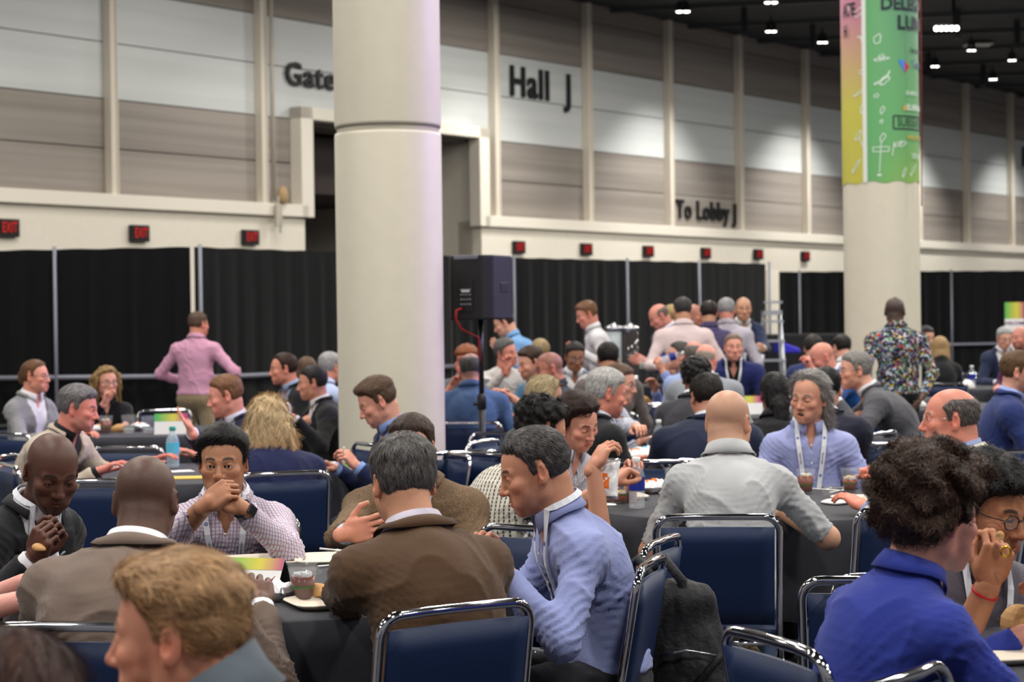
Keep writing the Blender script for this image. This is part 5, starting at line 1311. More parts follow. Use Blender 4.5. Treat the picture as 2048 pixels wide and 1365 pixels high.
who('balding man in a cream blazer', 'profile facing left across the second table', (1899, 840), 7.5, -112, hyaw=-97, pitch=0, lean=6, skin=(220, 142, 120), hs=1.05, jaw=1.12, neckw=1.15, w=1.15, hair=HR('horseshoe', (70, 62, 60), (140, 132, 128), side=.005, top=.005, zt=.066, n=7000, len=.012, hl=.0), top=J((206, 200, 186), (140, 152, 190)), glasses=.0007,
    aR=('p', 1772, 965, 7.6), hR='grip', brow=(120, 100, 90), stub=((120, 96, 90), .25, .03), legs=(70, 70, 76))
# --- lower right
i19 = who('young man with a big mop of curly brown hair', 'royal blue shirt, lower right', (1868, 1036), 4.2, 112, hyaw=116, pitch=6, lean=15, skin=(206, 146, 130), w=.98, brow=(50, 36, 30), seat=.50,
    hair=HR('curly', (34, 22, 18), (98, 70, 54), top=.052, side=.036, amp=.010, fr=20, lump=.28, n=14000, len=.020, curl=1.6, lift=.7, wd=.0012, hl=.0, mix=.3), top=T((44, 58, 146), wr=1.2), aL=('t', -.12, .52, .80), aR=('t', .14, .50, .78), legs=(36, 36, 44))
i20 = who('dark-haired young man with glasses', 'grey vest, eating with his hand at his mouth', (1980, 1022), 4.75, 24, hyaw=38, pitch=14, lean=12, skin=(178, 122, 88), glasses=.0016, brow=(26, 20, 18), seat=.50, hair=HR('curly', (12, 11, 12), (36, 33, 34), top=.034, side=.014, amp=.006, fr=26, lump=.2, n=9000, len=.022, curl=.8, lift=.4, hl=-.002),
    top=T((92, 88, 98), wr=1.0, sl=1.4), beard=((40, 30, 26), .5), aL=('p', 2092, 1190, 4.5), aR=('p', 1976, 1172, 4.42), hR='pinch', fR=(-.25, .15, 1), pnR=(-.2, -1, .2), hL='grip', elR=(.3, .2, -1), legs=(40, 40, 46), lanyard=dict(badge=False))
who('bearded man in a blue suit at the right edge', '', (2040, 746), 11.0, 84, hyaw=72, pitch=4, lean=8, skin='fair', hair=HR(col=(96, 70, 48), col2=(130, 100, 70), top=.016, side=.007), top=J((38, 52, 104), (150, 168, 220)), beard=((96, 66, 50), .6), brow=(80, 56, 40), w=1.1)
who('grey-haired man with glasses in a grey suit', 'profile facing left with clasped hands', (1709, 742), 12.2, -98, hyaw=-84, pitch=4, lean=30, skin=(214, 156, 134), glasses=.0010, hair=HR(col=(110, 106, 102), col2=(176, 172, 168), top=.016, side=.009, mix=.5), top=J((84, 84, 90), (210, 210, 215)), aL=('p', 1672, 800, 11.9), aR=('p', 1664, 800, 12.1), fL=(.3, .2, 1), fR=(-.3, .2, 1), hL='grip', hR='grip', pnL=(1, 0, 0), pnR=(-1, 0, 0), w=1.15, detail=1)
who('man in a colourful printed shirt', 'standing, back turned, before the bannered column', (1790, 623), 15.4, 186, hyaw=160, pitch=6, lean=2, stand=True, skin=(92, 68, 58), stub=((60, 56, 56), .55), top=dict(type='shirt', mat=pattern('print_shirt', 'print', S(22, 22, 34), None), untuck=0, wr=1.3), aR=('p', 1845, 792, 15.1), aL=('p', 1737, 790, 15.0), legs=(18, 18, 22), w=1.12, detail=1)
who('woman with a long black braid', 'back turned, seated beyond the long-haired man', (1549, 789), 10.4, 178, hyaw=182, pitch=6, woman=True, skin='brown', hair=HR('long', (10, 9, 11), (34, 32, 36), top=.014, side=.010, long=[E((0, -.07, -.02), (.07, .05, .09), None, .03), C((.01, -.10, -.08), (.02, -.10, -.30), .050, .065, .04)], face=False, amp=.004), top=T((26, 26, 30), 'blouse'))
who('dark-haired man in a navy suit', 'thinning crown, back turned, right of the chip bags', (1412, 796), 9.8, 184, hyaw=192, pitch=10, lean=20, side=6, skin=(190, 134, 110), w=1.25, hair=HR(col=(22, 18, 18), col2=(62, 54, 50), top=.012, side=.008, n=6000, hl=.0), top=J((30, 38, 62), (200, 205, 215), wr=1.0))
who('curly black-haired man in dark grey', 'back turned behind the navy suit', (1392, 758), 11.8, 172, hyaw=172, lean=22, side=5, skin='brown', hair=HR('curly', (14, 13, 14), (40, 36, 36), top=.028, side=.018, amp=.007, fr=30), top=J((52, 52, 58)))
who('bald pink-headed man in a light grey suit', 'head bowed at the far table', (1412, 722), 13.9, 168, hyaw=160, pitch=22, lean=20, skin=(224, 148, 130), w=1.2, hair=HR('horseshoe', (170, 150, 140), (200, 190, 180), side=.003, top=.003, zt=.03), top=J((140, 144, 152)))
who('balding man with grey sides and a pale blue shirt', 'left of the bald pink-headed man', (1389, 712), 15.4, 150, hyaw=160, pitch=10, skin='pink', hair=HR('horseshoe', (110, 100, 96), (150, 140, 136), side=.006, top=.006, zt=.06), top=T((150, 168, 212)), lanyard=dict(badge=False))
who('grey-haired man drinking from a water bottle', 'light blue shirt, far table', (1357, 713), 15.9, -72, hyaw=-84, pitch=-4, skin=(206, 150, 124), hair=HR(col=(62, 58, 56), col2=(112, 106, 102), top=.014, side=.007), top=T((138, 152, 208)), aL=('p', 1325, 742, 15.6), hL='grip', fL=(0, .3, 1), pnL=(.8, .2, 0), aR=('p', 1310, 778, 15.9), detail=1)
who('man in a navy blazer with a white lanyard', 'behind the far white tent card', (1467, 695), 16.9, 0, hyaw=2, pitch=2, skin=(214, 150, 130), w=1.25, hair=HR(col=(120, 96, 84), col2=(150, 126, 112), top=.010, side=.004, n=600), top=J((34, 42, 96), (16, 16, 20), open=-.09), lanyard=dict(badge=True, bottom=-.30), detail=1)
# --- standing at the drinks
who('man in a royal blue shirt bending over', 'balding, pouring a drink at the back', (1318, 634), 18.3, -72, hyaw=-76, pitch=30, lean=26, stand=True, skin='pink', hair=HR('horseshoe', (110, 94, 86), (150, 134, 126), side=.005, top=.005, zt=.06), top=T((44, 84, 190)), aL=('p', 1292, 722, 17.9), aR=('p', 1300, 728, 18.2), lanyard=dict(badge=False), legs=(40, 42, 50))
who('blonde person behind the pink linen shirt', 'short hair, standing', (1343, 634), 19.8, 170, hyaw=175, stand=True, woman=True, hair=HR(col=(170, 140, 90), col2=(220, 196, 140), top=.02, side=.02, amp=.004), top=T((60, 62, 70)))
who('man in a pale pink linen shirt', 'standing with his back to the camera', (1365, 622), 17.2, 182, hyaw=186, stand=True, lean=3, skin='tan', w=1.18, hair=HR(col=(44, 42, 42), col2=(84, 80, 80), top=.012, side=.007), top=T((210, 190, 190), untuck=1, wr=1.4), legs=(60, 60, 66), aL=('p', 1330, 735, 16.8), aR=('t', .27, .1, .95))
who('dark-haired man in a purple checked shirt', 'standing with his back to the camera', (1417, 628), 18.0, 178, hyaw=182, stand=True, lean=3, skin='tan', hair=HR(col=(26, 20, 20), col2=(60, 46, 42), top=.012, side=.008), top=dict(type='shirt', mat=pattern('purple_check', 'check', S(80, 72, 112), S(52, 46, 82), S(60, 50, 80), s=2.5)))
who('bald man glimpsed between two standing men', 'turned right', (1388, 632), 19.4, 60, hyaw=70, stand=True, skin=(190, 130, 110), top=T((30, 30, 34)), stub=((90, 70, 64), .3))
who('grey-haired man in a light checked shirt', 'standing, back turned, near the silver ladder', (1453, 622), 18.2, 172, hyaw=168, stand=True, lean=4, skin='pink', w=1.1, hair=HR(col=(130, 130, 132), col2=(184, 184, 186), top=.012, side=.008, mix=.5), top=dict(type='shirt', mat=pattern('grey_check', 'check', S(190, 184, 194), S(160, 154, 170), S(170, 165, 180), s=2.2)), legs=(60, 62, 70))
who('bald man in a navy blazer holding a cup', 'standing and facing the camera', (1487, 618), 19.4, 4, hyaw=0, pitch=6, stand=True, skin=(196, 146, 118), stub=((90, 76, 66), .35, .03), brow=(40, 30, 28), top=J((34, 42, 72), (226, 224, 222), open=-.08, v=(-.5, .16)), aL=('p', 1526, 697, 19.0), hL='grip', legs=(26, 28, 36), detail=1)
who('sandy-haired man in a white shirt', 'standing in profile at the drinks table', (1173, 630), 18.0, -84, hyaw=-78, pitch=20, stand=True, lean=8, skin='pink', hair=HR(col=(120, 84, 60), col2=(160, 120, 90), top=.018, side=.008, quiff=.006), top=T((214, 212, 216), wr=1.2), aL=('p', 1163, 706, 17.7), aR=('p', 1152, 712, 18), legs=(40, 38, 42), detail=1)
who('man in a sky blue shirt', 'bending at the drinks table, head behind the loudspeaker', (1008, 648), 18.4, -96, hyaw=-90, pitch=24, lean=24, stand=True, skin='fair', hair=HR(), top=T((110, 156, 206), wr=1.3), aL=('p', 1004, 706, 18.0), legs=(44, 46, 54))
# --- behind the speaker
who('man with a curly ginger mop', 'chin on his hand, grey tee', (933, 722), 15.9, 10, hyaw=-25, pitch=14, skin='pink', hair=HR('curly', (120, 62, 34), (190, 112, 66), top=.026, side=.012, amp=.006, fr=30, hl=-.004), top=T((100, 106, 110), 'polo'), aR=('p', 905, 770, 15.6), aL=('p', 925, 748, 15.6), fL=(0, .2, 1))
who('grey-haired man in a blue polo', 'seen from behind beside the speaker stand', (941, 741), 13.5, 172, hyaw=186, lean=14, side=-6, skin='pink', w=1.15, stub=((110, 104, 104), .6, 0), top=T((72, 98, 142), 'polo'), hair=HR('horseshoe', (80, 78, 78), (130, 128, 126), side=.004, top=.004, zt=.07), detail=1)
who('grey-haired man in a white fleece', 'resting his face on his hand', (1013, 706), 16.2, 20, hyaw=48, pitch=2, tilt=12, skin='pink', hair=HR(col=(84, 82, 82), col2=(140, 138, 136), top=.016, side=.008), top=T((208, 206, 204), 'sweater'), aR=('p', 1010, 742, 15.8), fR=(0, .1, 1), hR='loose', detail=1)
who('bearded brown-haired man in a teal polo', 'facing left, lanyard, far middle', (1060, 727), 14.5, -50, hyaw=-62, pitch=14, skin='fair', hair=HR(col=(56, 40, 32), col2=(92, 70, 56), top=.020, side=.008, amp=.003), top=T((76, 122, 158), 'polo'), beard=((60, 42, 34), .6), lanyard=dict(badge=False), aL=('p', 1024, 796, 14.2), aR=('p', 1012, 800, 14.4), detail=1)
who('buzz-cut man in a navy polo', 'glasses pushed back, facing left', (1097, 738), 13.6, -82, hyaw=-76, pitch=10, skin=(200, 132, 112), neckw=1.1, stub=((80, 62, 58), .6, 0), hair=None, top=T((36, 44, 62), 'polo'), glasses=.0012, w=1.12, detail=1)
who('blond head behind the bearded man in teal', '', (1081, 705), 17.0, 170, woman=True, hair=HR(col=(150, 126, 88), col2=(206, 186, 142), top=.016, side=.016), top=T((70, 70, 74)), chair=False)
who('dark-haired man with glasses in a pale grey blazer', 'white shirt, facing the camera', (1150, 714), 16.1, 6, hyaw=12, pitch=16, skin=(150, 104, 80), glasses=.0012, hair=HR(col=(30, 28, 28), col2=(58, 54, 54), top=.012, side=.006), top=J((140, 144, 164), (228, 228, 230), v=(-.40, .26)), detail=1)
who('dark-haired man in a taupe blazer', 'back turned with a pale blue collar', (1216, 718), 14.5, 178, hyaw=180, lean=12, skin='tan', w=1.1, hair=HR(col=(24, 20, 20), col2=(50, 42, 40), top=.014, side=.008), top=J((98, 90, 88), (150, 170, 205)), detail=1)
who('dark-haired man in navy at the far right table', 'left of the bald man eating', (1627, 697), 17.2, 168, lean=14, hair=HR(col=(36, 32, 32), col2=(70, 66, 64), top=.014, side=.008), top=J((36, 46, 90)))
who('bald pink man in a blue jacket', 'leaning left and eating', (1643, 716), 15.0, -70, hyaw=-78, pitch=24, lean=26, skin=(222, 146, 128), top=J((40, 88, 160), (200, 210, 230)), aL=('p', 1625, 742, 14.7), fL=(.1, .2, 1), hL='pinch', stub=((160, 120, 100), .25), beard=((170, 110, 80), .35), detail=1)
who('dark-haired man in a white shirt', 'half hidden by the bannered column', (1683, 697), 17.6, -160, hair=HR(col=(30, 24, 22)), top=T((210, 210, 214)))
who('man in a dark navy jacket', 'back turned, head behind the long grey hair', (1652, 786), 10.4, 172, lean=16, side=14, w=1.2, hair=HR(col=(20, 18, 18)), top=J((26, 28, 46)))
who('dark-bearded man in a white shirt', 'facing the camera beside the bannered column', (1853, 675), 21.5, 20, hyaw=22, pitch=14, hair=HR(col=(34, 26, 24)), beard=((40, 28, 24), .7), top=J((40, 52, 84), (220, 222, 230)))
who('woman with long straight blonde hair', 'back turned, black jacket, far right', (1880, 696), 20.0, 176, woman=True, hair=HR('long', (150, 116, 78), (200, 168, 120), top=.014, side=.012, long=longf(.26), mix=.5), top=T((22, 22, 26), 'blouse'))
who('silver-haired man with glasses', 'navy blazer, looking down at the far right', (2009, 677), 21.5, 4, hyaw=6, pitch=16, glasses=.0014, hair=HR(col=(160, 160, 160), col2=(205, 205, 205), top=.014, side=.008), top=J((40, 48, 76), (226, 226, 230)), detail=1)
who('bald bearded man in a purple shirt', 'at the far right edge', (2040, 676), 20.0, -40, hyaw=-60, pitch=6, skin='pink', stub=((120, 96, 90), .4), beard=((80, 56, 44), .6), top=T((78, 34, 74)))
# --- left side
who('woman with glasses and a clipped-up bun', 'grey blazer, profile facing right', (72, 754), 13.5, 58, hyaw=76, pitch=0, lean=4, woman=True, skin=(220, 150, 128), glasses=.0013, seat=.60, hair=HR('long', (98, 66, 44), (150, 112, 76), top=.014, side=.010, long=[E((0, -.105, .0), (.040, .040, .055), None, .03), C((-.05, -.06, -.06), (-.03, -.09, -.2), .022, .018, .02)], face=False), top=J((138, 138, 140), (226, 226, 230), lw=.03), detail=1)
who('grey-haired man in a beige blazer', 'profile facing right, hands on the table', (158, 818), 10.1, 72, hyaw=86, pitch=10, lean=24, skin=(222, 140, 126), hair=HR(col=(84, 80, 82), col2=(160, 156, 158), top=.018, side=.008, mix=.4, n=6000, len=.02, hl=.002, quiff=.006), top=J((190, 176, 160), (20, 20, 24), v=(-.38, .28)), aR=('p', 196, 945, 9.85), aL=('p', 300, 925, 10.4), hR='rest', hL='rest', beard=((150, 130, 124), .4), w=1.1, legs=(40, 40, 46))
who('woman with long curly blonde hair and glasses', 'hand at her mouth, far left table', (214, 765), 14.7, 20, hyaw=32, pitch=4, woman=True, skin=(222, 160, 140), glasses=.0013, hair=HR('long', (112, 84, 50), (190, 154, 100), top=.022, side=.020, long=longf(.20, .092, .042, .06), amp=.009, fr=22, mix=.5), top=T((20, 20, 24), 'blouse'), aR=('p', 208, 808, 14.4), hR='pinch', fR=(-.2, .1, 1), aL=('p', 250, 850, 14.4), hL='open', fL=(0, 0, 1), detail=1)
i58 = who('man in a pink shirt and khaki trousers', 'standing, back turned, at the left drape', (397, 650), 17.9, 160, hyaw=146, pitch=2, stand=True, lean=1, skin=(210, 140, 120), w=1.15, belly=.01, hair=HR(col=(86, 66, 54), col2=(130, 104, 86), top=.012, side=.005), top=T((206, 152, 180), wr=1.5), legs=(140, 124, 98), aL=('t', -.20, .16, 1.02), aR=('t', .24, .20, 1.05), elL=(-1, -.4, -.5), elR=(1, -.3, -.6), detail=1)
who('reddish-blond man in a navy blazer', 'profile facing left, gesturing with an open hand', (450, 793), 11.2, -52, hyaw=-80, pitch=12, lean=10, skin=(220, 150, 132), hair=HR(col=(120, 80, 56), col2=(168, 124, 90), top=.015, side=.007, n=5000, len=.014), top=J((28, 32, 56), (206, 212, 230)), aR=('p', 384, 866, 10.9), hR='open', fR=(.5, .3, .8), pnR=(.2, -.2, 1), w=1.1, elR=(.4, 0, -1), brow=(130, 90, 66))
i60 = who('woman with long wavy blonde hair', 'navy top, back turned, at the left table', (537, 842), 9.15, -160, hyaw=-174, pitch=6, lean=8, woman=True, w=1.32, hair=HR('long', (176, 140, 98), (238, 214, 172), top=.020, side=.018, long=[C((-.070, -.02, .0), (-.105, -.04, -.17), .045, .048, .03), C((.070, -.02, .0), (.105, -.04, -.17), .045, .048, .03), E((0, -.075, -.08), (.10, .055, .17), None, .03)], amp=.0060, fr=24, mix=.55, n=14000, len=.05, wd=.0012, curl=.06, tip=S(190, 146, 100), lift=.05), top=T((30, 36, 74), 'sweater', collar=False), detail=0, seat=.50)
who('dark-haired man in a black suit and pale blue shirt', 'profile facing left, far table', (566, 739), 14.7, -62, hyaw=-76, pitch=4, skin=(214, 144, 122), hair=HR(col=(44, 28, 24), col2=(80, 54, 44), top=.014, side=.008, rec=.02), top=J((26, 27, 30), (150, 170, 205), v=(-.45, .2)), detail=1)
who('dark-haired man in a black blazer', 'profile facing left beside the big column', (624, 767), 13.6, -72, hyaw=-84, pitch=6, lean=8, skin=(210, 148, 124), hair=HR(col=(34, 32, 34), col2=(74, 70, 70), top=.014, side=.008), top=J((24, 25, 27), (216, 216, 220)), aL=('p', 588, 838, 13.2), aR=('p', 570, 835, 13.3), hL='grip', hR='grip', w=1.15, detail=1)
who('brown-haired woman behind the dark-haired men', 'back of her head showing', (614, 742), 16.2, 170, woman=True, hair=HR('long', (84, 62, 46), (130, 100, 76), top=.014, side=.012, long=longf(.12)), top=T((60, 60, 64)), chair=False)
who('white-haired man in a pale blue shirt', 'cut off by the big column', (661, 736), 15.6, 140, hyaw=140, skin='pink', hair=HR(col=(150, 148, 150), col2=(205, 203, 205), top=.018, side=.010), top=T((176, 190, 226)))
i65 = who('smiling young man in a navy blazer', 'in front of the big column, holding a fork', (754, 805), 9.8, -70, hyaw=-78, pitch=26, lean=16, skin=(216, 156, 136), eye=.6, brow=(110, 84, 66), hair=HR(col=(84, 64, 52), col2=(130, 104, 84), top=.020, side=.006, quiff=.012, n=8000, len=.02, flow=(0, -1, -.3)), top=J((30, 38, 76), (126, 152, 208)), aL=('p', 716, 935, 9.55), hL='pinch', fL=(0, .6, .7), pnL=(.4, 0, -.8), elL=(-.5, -.2, -1), w=.98, detail=0)
who('man in a black jacket at the left edge', 'only his sleeve in view, standing', (-62, 612), 9.2, 70, stand=True, hair=HR(), top=J((24, 25, 29)), w=1.2, aR=('p', -45, 900, 9.3), aL=('p', -90, 900, 9.3))
# ---------------------------------------------------------------- people's small belongings
def band(inf, which, name, m, wd=.012, lift=.004, off=.012, mid=None, label=None):
    T_, E_ = (inf['tL'], inf['eL']) if which == 'L' else (inf['tR'], inf['eR']); d = (E_-T_).normalized(); c = T_ + d*off; r = inf['ar'][2]+lift-.001
    mb = MB(); mb.tube([c, c+d*.002, c+d*(wd*2-.002), c+d*wd*2], [r-.002, r, r, r-.002], 20, caps=False); o = mb.build(name, m, inf['root'])
    if mid:
        n = d.cross(Vector((0, 0, 1))).normalized(); side = (Vector(mid)-d*Vector(mid).dot(d)).normalized(); u = d.cross(side)
        M = Matrix.Translation(c+d*wd+side*(r+.004)) @ Matrix((d, u, side)).transposed().to_4x4(); MB().box((-.018, -.017, -.004), (.018, .017, .005), M=M).build('watch_case', BLACKP, o, .003)
    if label: o['label'] = label
    return o
band(i6, 'L', 'watch_strap', mat('watch_navy', srgb(30, 36, 60), .5), .012, .006, -.004, mid=(-.6, .8, .2))
band(i20, 'R', 'bracelet', mat('red_cord', srgb(190, 20, 30), .6), .004, .005, .015, label='red cord bracelet')
o = MB(); T_, E_ = i3['tR'], i3['eR']
mb = MB(); q = surf_front(i3, -.075, -.075, .0235+.008); M = Matrix.Translation(q) @ i3['M2'].to_4x4() @ Matrix.Rotation(-PI/2, 4, 'X'); mb.lathe([(0.001, .002), (.011, .002), (.0125, 0)], n=20, M=M); mb.build('lapel_pin', mat('pin_enamel', srgb(190, 200, 205), .3, var=.5), i3['root'])
q = surf_front(i8, .085, -.13, .033); MB().box((-.032, -.001, -.018), (.032, .001, .018), M=Matrix.Translation(q) @ i8['M2'].to_4x4()).build('name_badge', paper, i8['root'])
for inf, n in ((i9, 5), (i17, 5), (i6, 4)):
    for k in range(n):
        q = surf_front(inf, .0, -.045-.085*k, .0150); M = Matrix.Translation(q) @ inf['M2'].to_4x4() @ Matrix.Rotation(-PI/2, 4, 'X'); MB().lathe([(0.001, .0022), (.0045, .0022), (.0055, 0)], n=12, M=M).build('button', WHITE, inf['root'])
# shoes of the man whose feet are tucked under his chair: tan soles towards the camera
solem = mat('gum_sole', srgb(150, 130, 96), .7); groove = mat('sole_groove', srgb(70, 60, 48), .8)
for (px, py, ang) in ((1450, 1322, .12), (1512, 1345, -.42)):
    p = P(px, py, 6.75); r = i16['root']; M = r.matrix_basis.inverted() @ Matrix.Translation(p) @ Matrix.Rotation(ang, 4, 'Y') @ Matrix.Rotation(PI/2+.25, 4, 'X')
    out = [(-.036, -.10), (.0, -.135), (.036, -.10), (.030, -.03), (.042, .05), (.040, .095), (.020, .130), (-.014, .130), (-.042, .095), (-.044, .05), (-.032, -.03)]
    from mathutils.geometry import interpolate_bezier
    pts = []
    for i in range(len(out)):
        a, b, c_, d_ = (Vector((*out[(i+j) % len(out)], 0)) for j in (-1, 0, 1, 2)); pts += [(q.x, q.y) for q in interpolate_bezier(b, b+(c_-a)/6, c_-(d_-b)/6, c_, 5)[:-1]]
    s = MB().prism(pts, 0, .022, M=M).build('shoe', solem, r, .004)
    MB().prism([(x*.93, y*.95) for x, y in pts], -.055, .001, M=M).build('upper', mat('shoe_upper', srgb(50, 52, 58), .8), s)
    mb = MB()
    for k in range(7): y = -.11+.036*k; mb.box((-.036, y, .0215), (.036, y+.0025, .0228), M=M)
    for x in (-.016, .012): mb.box((x, -.11, .0215), (x+.0025, .12, .0228), M=M)
    mb.build('sole_groove', groove, s)
# ---------------------------------------------------------------- more chairs
for px, d, yaw, lb in [(1433, 6.62, 176, 'blue padded chrome chair under the bald man in a light grey work shirt'), (912, 4.58, -146, 'blue padded chrome chair under the grey-haired man in a brown jacket'), (1300, 9.25, 0, 'empty blue chair on the far side of the second table'), (1822, 6.85, -165, 'empty blue chair at the right front of the second table'), (1745, 10.3, 170, 'empty chair with a purple glint on its rail, right of the long-haired man'),
    (1765, 11.3, -125, 'turned empty blue chair behind the man in the cream blazer, on the left'), (1832, 10.3, 178, 'empty blue chair left of the cream blazer, seen from behind'), (1745, 13.6, 185, 'small empty chair behind the grey suit man'),
    (1565, 12.0, 178, 'empty chair just left of the long-haired man'), (1320, 15.6, 0, 'empty chair between the far middle tables'), (330, 15.7, 5, 'empty chair on the far side of the far left table'),
    (202, 8.55, 178, 'empty blue chair between the two bald men, seen from behind'), (255, 10.9, 170, 'empty chair between the beige blazer and the water bottle'), (22, 12.4, 140, 'empty blue chair at the left edge, farther one'), (12, 9.6, 120, 'empty blue chair at the left edge, nearer one'),
    (925, 10.1, 195, 'empty blue chair right of the big column, nearer one'), (968, 11.0, -115, 'turned empty blue chair right of the big column'), (1010, 11.8, 0, 'empty blue chair under the blonde woman, right of the speaker pole'),
    (1300, 5.36, -104, 'blue padded chrome chair under the man in a light blue shirt with lanyard'), (1322, 5.9, -110, 'chair with the black backpack hung on it'), (1765, 4.95, 165, 'empty blue chair at the lower right behind the royal blue shirt'), (1780, 3.62, 50, 'nearest chair at the lower right, only its rail in view'),
    (1872, 23.5, 178, 'small distant chair beside the bannered column, left one'), (1932, 22.8, 186, 'small distant chair beside the bannered column, right one'), (2035, 9.6, 178, 'empty blue chair at the right edge behind the dark-haired youth'), (1940, 9.9, 120, 'empty blue chair behind the cream blazer, on the right'), (740, 10.9, -60, 'empty blue chair behind the smiling man'), (1070, 6.35, -30, 'empty chair hidden behind the light blue shirt')]:
    chair_px(px, d, yaw, lb)
# ---------------------------------------------------------------- things on the tables
cup(on('T1', 606, 1203), 'plastic cup of dark iced tea on the front table', .66, darktea, wedge=False)
p = on('T1', 512, 1174); tent_card(p, 'white folded tent card with rainbow strip on the front table', -.30, L=.19, hgt=.085, w_=.115)
plate(on('T1', 520, 1128), 'empty cream square plate before the man in the checked shirt', .3)
r_ = plate(on('T1', 668, 1124), 'cream plate with a fork before the tweed blazer', .1, food=None); p = r_.location
fork(on('T1', 640, 1113, .024), on('T1', 690, 1108, .02), 'white plastic fork across the plate before the tweed blazer'); fork(on('T1', 636, 1138, .006), on('T1', 688, 1133, .006), 'white plastic fork lying behind the dark iced tea')
crumple(on('T1', 625, 1150), 'crumpled clear food wrap behind the dark iced tea', plastic, .030, 3, .6, 'food_wrap', 'wrap')
chip_bag(on('T1', 545, 1203), 'red and silver snack bag lying beside the dark iced tea', (bag_w, bag_r), .13, .09, -.5)
plate(on('T1', 655, 1212), 'cream plate under the sandwich of the brown jacket man', .4, .11); crumple(on('T1', 640, 1200, .012), 'half-eaten sandwich held by the brown jacket man', crust, .035, 5, .6, 'sandwich', 'sandwich')
plate(on('T1', 1000, 1172, 0, .05), 'stack of white plate and napkins before the light blue shirt', .2, .10); crumple(on('T1', 1003, 1160, .018), 'white napkins piled on the plate of the light blue shirt man', paper, .05, 8, .25); crumple(on('T1', 996, 1150, .034), 'pink-tinted clear wrap on the napkin pile', plastic, .03, 2, .6, 'food_wrap', 'wrap')
# second table
cup(on('T2', 1240, 1008), 'half-empty cup of iced tea beside the water bottle', .40, tea, wedge=True); bottle(on('T2', 1274, 1019), 'small clear water bottle with a dark blue label on the second table', .215, txt='OCEAN' if False else None)
plate(on('T2', 1232, 968), 'cream plate behind the half-empty tea cup', .2); chip_bag(on('T2', 1308, 978), 'orange and silver chip bag lying on the second table', (bag_w, bag_o), .16, .12, .25); crumple(on('T2', 1215, 1012), 'corner of a white napkin at the left rim of the second table', paper, .04, 4, .15)
cup(on('T2', 1348, 984), 'cup of iced tea partly hidden by the grey work shirt', .70, tea); cup(on('T2', 1612, 988), 'cup of iced tea with lemon before the long-haired man', .74, tea); cup(on('T2', 1700, 985), 'cup of iced tea at the right of the second table', .55, tea)
fork(on('T2', 1585, 978, .004), on('T2', 1690, 984, .004), 'white plastic fork behind the iced tea with lemon'); fork(on('T2', 1660, 988, .004), on('T2', 1700, 980, .004), 'white plastic fork beside the right-hand tea cup')
plate(on('T2', 1722, 1003), 'cream plate with a cookie on the second table', .0, .12, food='cookie'); crumple(on('T2', 1672, 1008), 'large white napkin in front of the cookie plate', paper, .065, 6, .22, sx=1.3); crumple(on('T2', 1660, 992, .0), 'crumpled clear wrapper standing on the napkin', plastic, .032, 7, 1.0, 'food_wrap', 'wrap')
o = MB().box((-.04, -.075, 0), (.04, .075, .009)).build('mobile_phone', BLACKP, None, .004); o.location = on('T2', 1740, 1015); o.rotation_euler = (0, 0, 1.35); tag(o, 'black phone lying below the cookie plate', 'phone'); o = MB().box((-.04, -.075, 0), (.04, .075, .009)).build('mobile_phone', mat('phone_grey', srgb(70, 72, 78), .3), None, .004); o.location = on('T2', 1678, 977); o.rotation_euler = (0, 0, 1.5); tag(o, 'grey phone behind the two tea cups', 'phone')
b_ = chip_bag(P(1211, 948, 7.22) - Vector((0, 0, .03)), 'open orange and silver chip bag held by the curly-haired man', (bag_w, bag_o), .17, .12, 1.3, tilt=-1.15)
crumple(P(1752, 975, 7.75), 'wrapped sandwich in the hand of the cream blazer man', crust, .045, 9, .9, 'sandwich', 'sandwich')
# third table
bottle(on('T3', 346, 937), 'large clear water bottle with turquoise cap on the left table', .23, capc=mat('cap_turquoise', srgb(40, 150, 140), .4), lab=mat('label_aqua', srgb(90, 190, 225), .4), petmat=mat('bottle_aqua', srgb(200, 225, 240), .06, alpha=.38, spec=.9))
o = MB().box((-.09, -.06, 0), (.09, .06, .002)).build('paper_sheet', paper); o.location = on('T3', 352, 944); o.rotation_euler = (0, 0, .4); tag(o, 'white sheet of paper beside the large water bottle', 'paper')
o = MB().box((-.14, -.08, 0), (.14, .08, .004)).build('folder', mat('folder_yellow', srgb(232, 186, 60), .5)); o.location = on('T3', 372, 957); o.rotation_euler = (0, 0, .1); tag(o, 'yellow folder behind the man in the checked shirt', 'folder')
crumple(on('T3', 212, 936), 'sandwich wrap in front of the beige blazer man', crust, .05, 11, .6, 'sandwich', 'sandwich'); crumple(on('T3', 236, 938), 'black and white checked food paper by the beige blazer man', pattern('checked_paper', 'check', S(225, 225, 225), S(50, 50, 52), S(60, 60, 60), s=1.6), .05, 12, .5, 'food_paper', 'paper')
r_ = plate(on('T3', 682, 944, 0, .05), 'plate of green salad before the smiling man', .2, .13, food='salad'); crumple(on('T3', 660, 938), 'black and white checked food paper beside the salad plate', pattern('checked_paper', 'check', S(225, 225, 225), S(50, 50, 52)), .05, 14, .5, 'food_paper', 'paper')
fork(P(688, 895, 9.5), P(678, 938, 9.6), 'white plastic fork held over the salad by the smiling man')
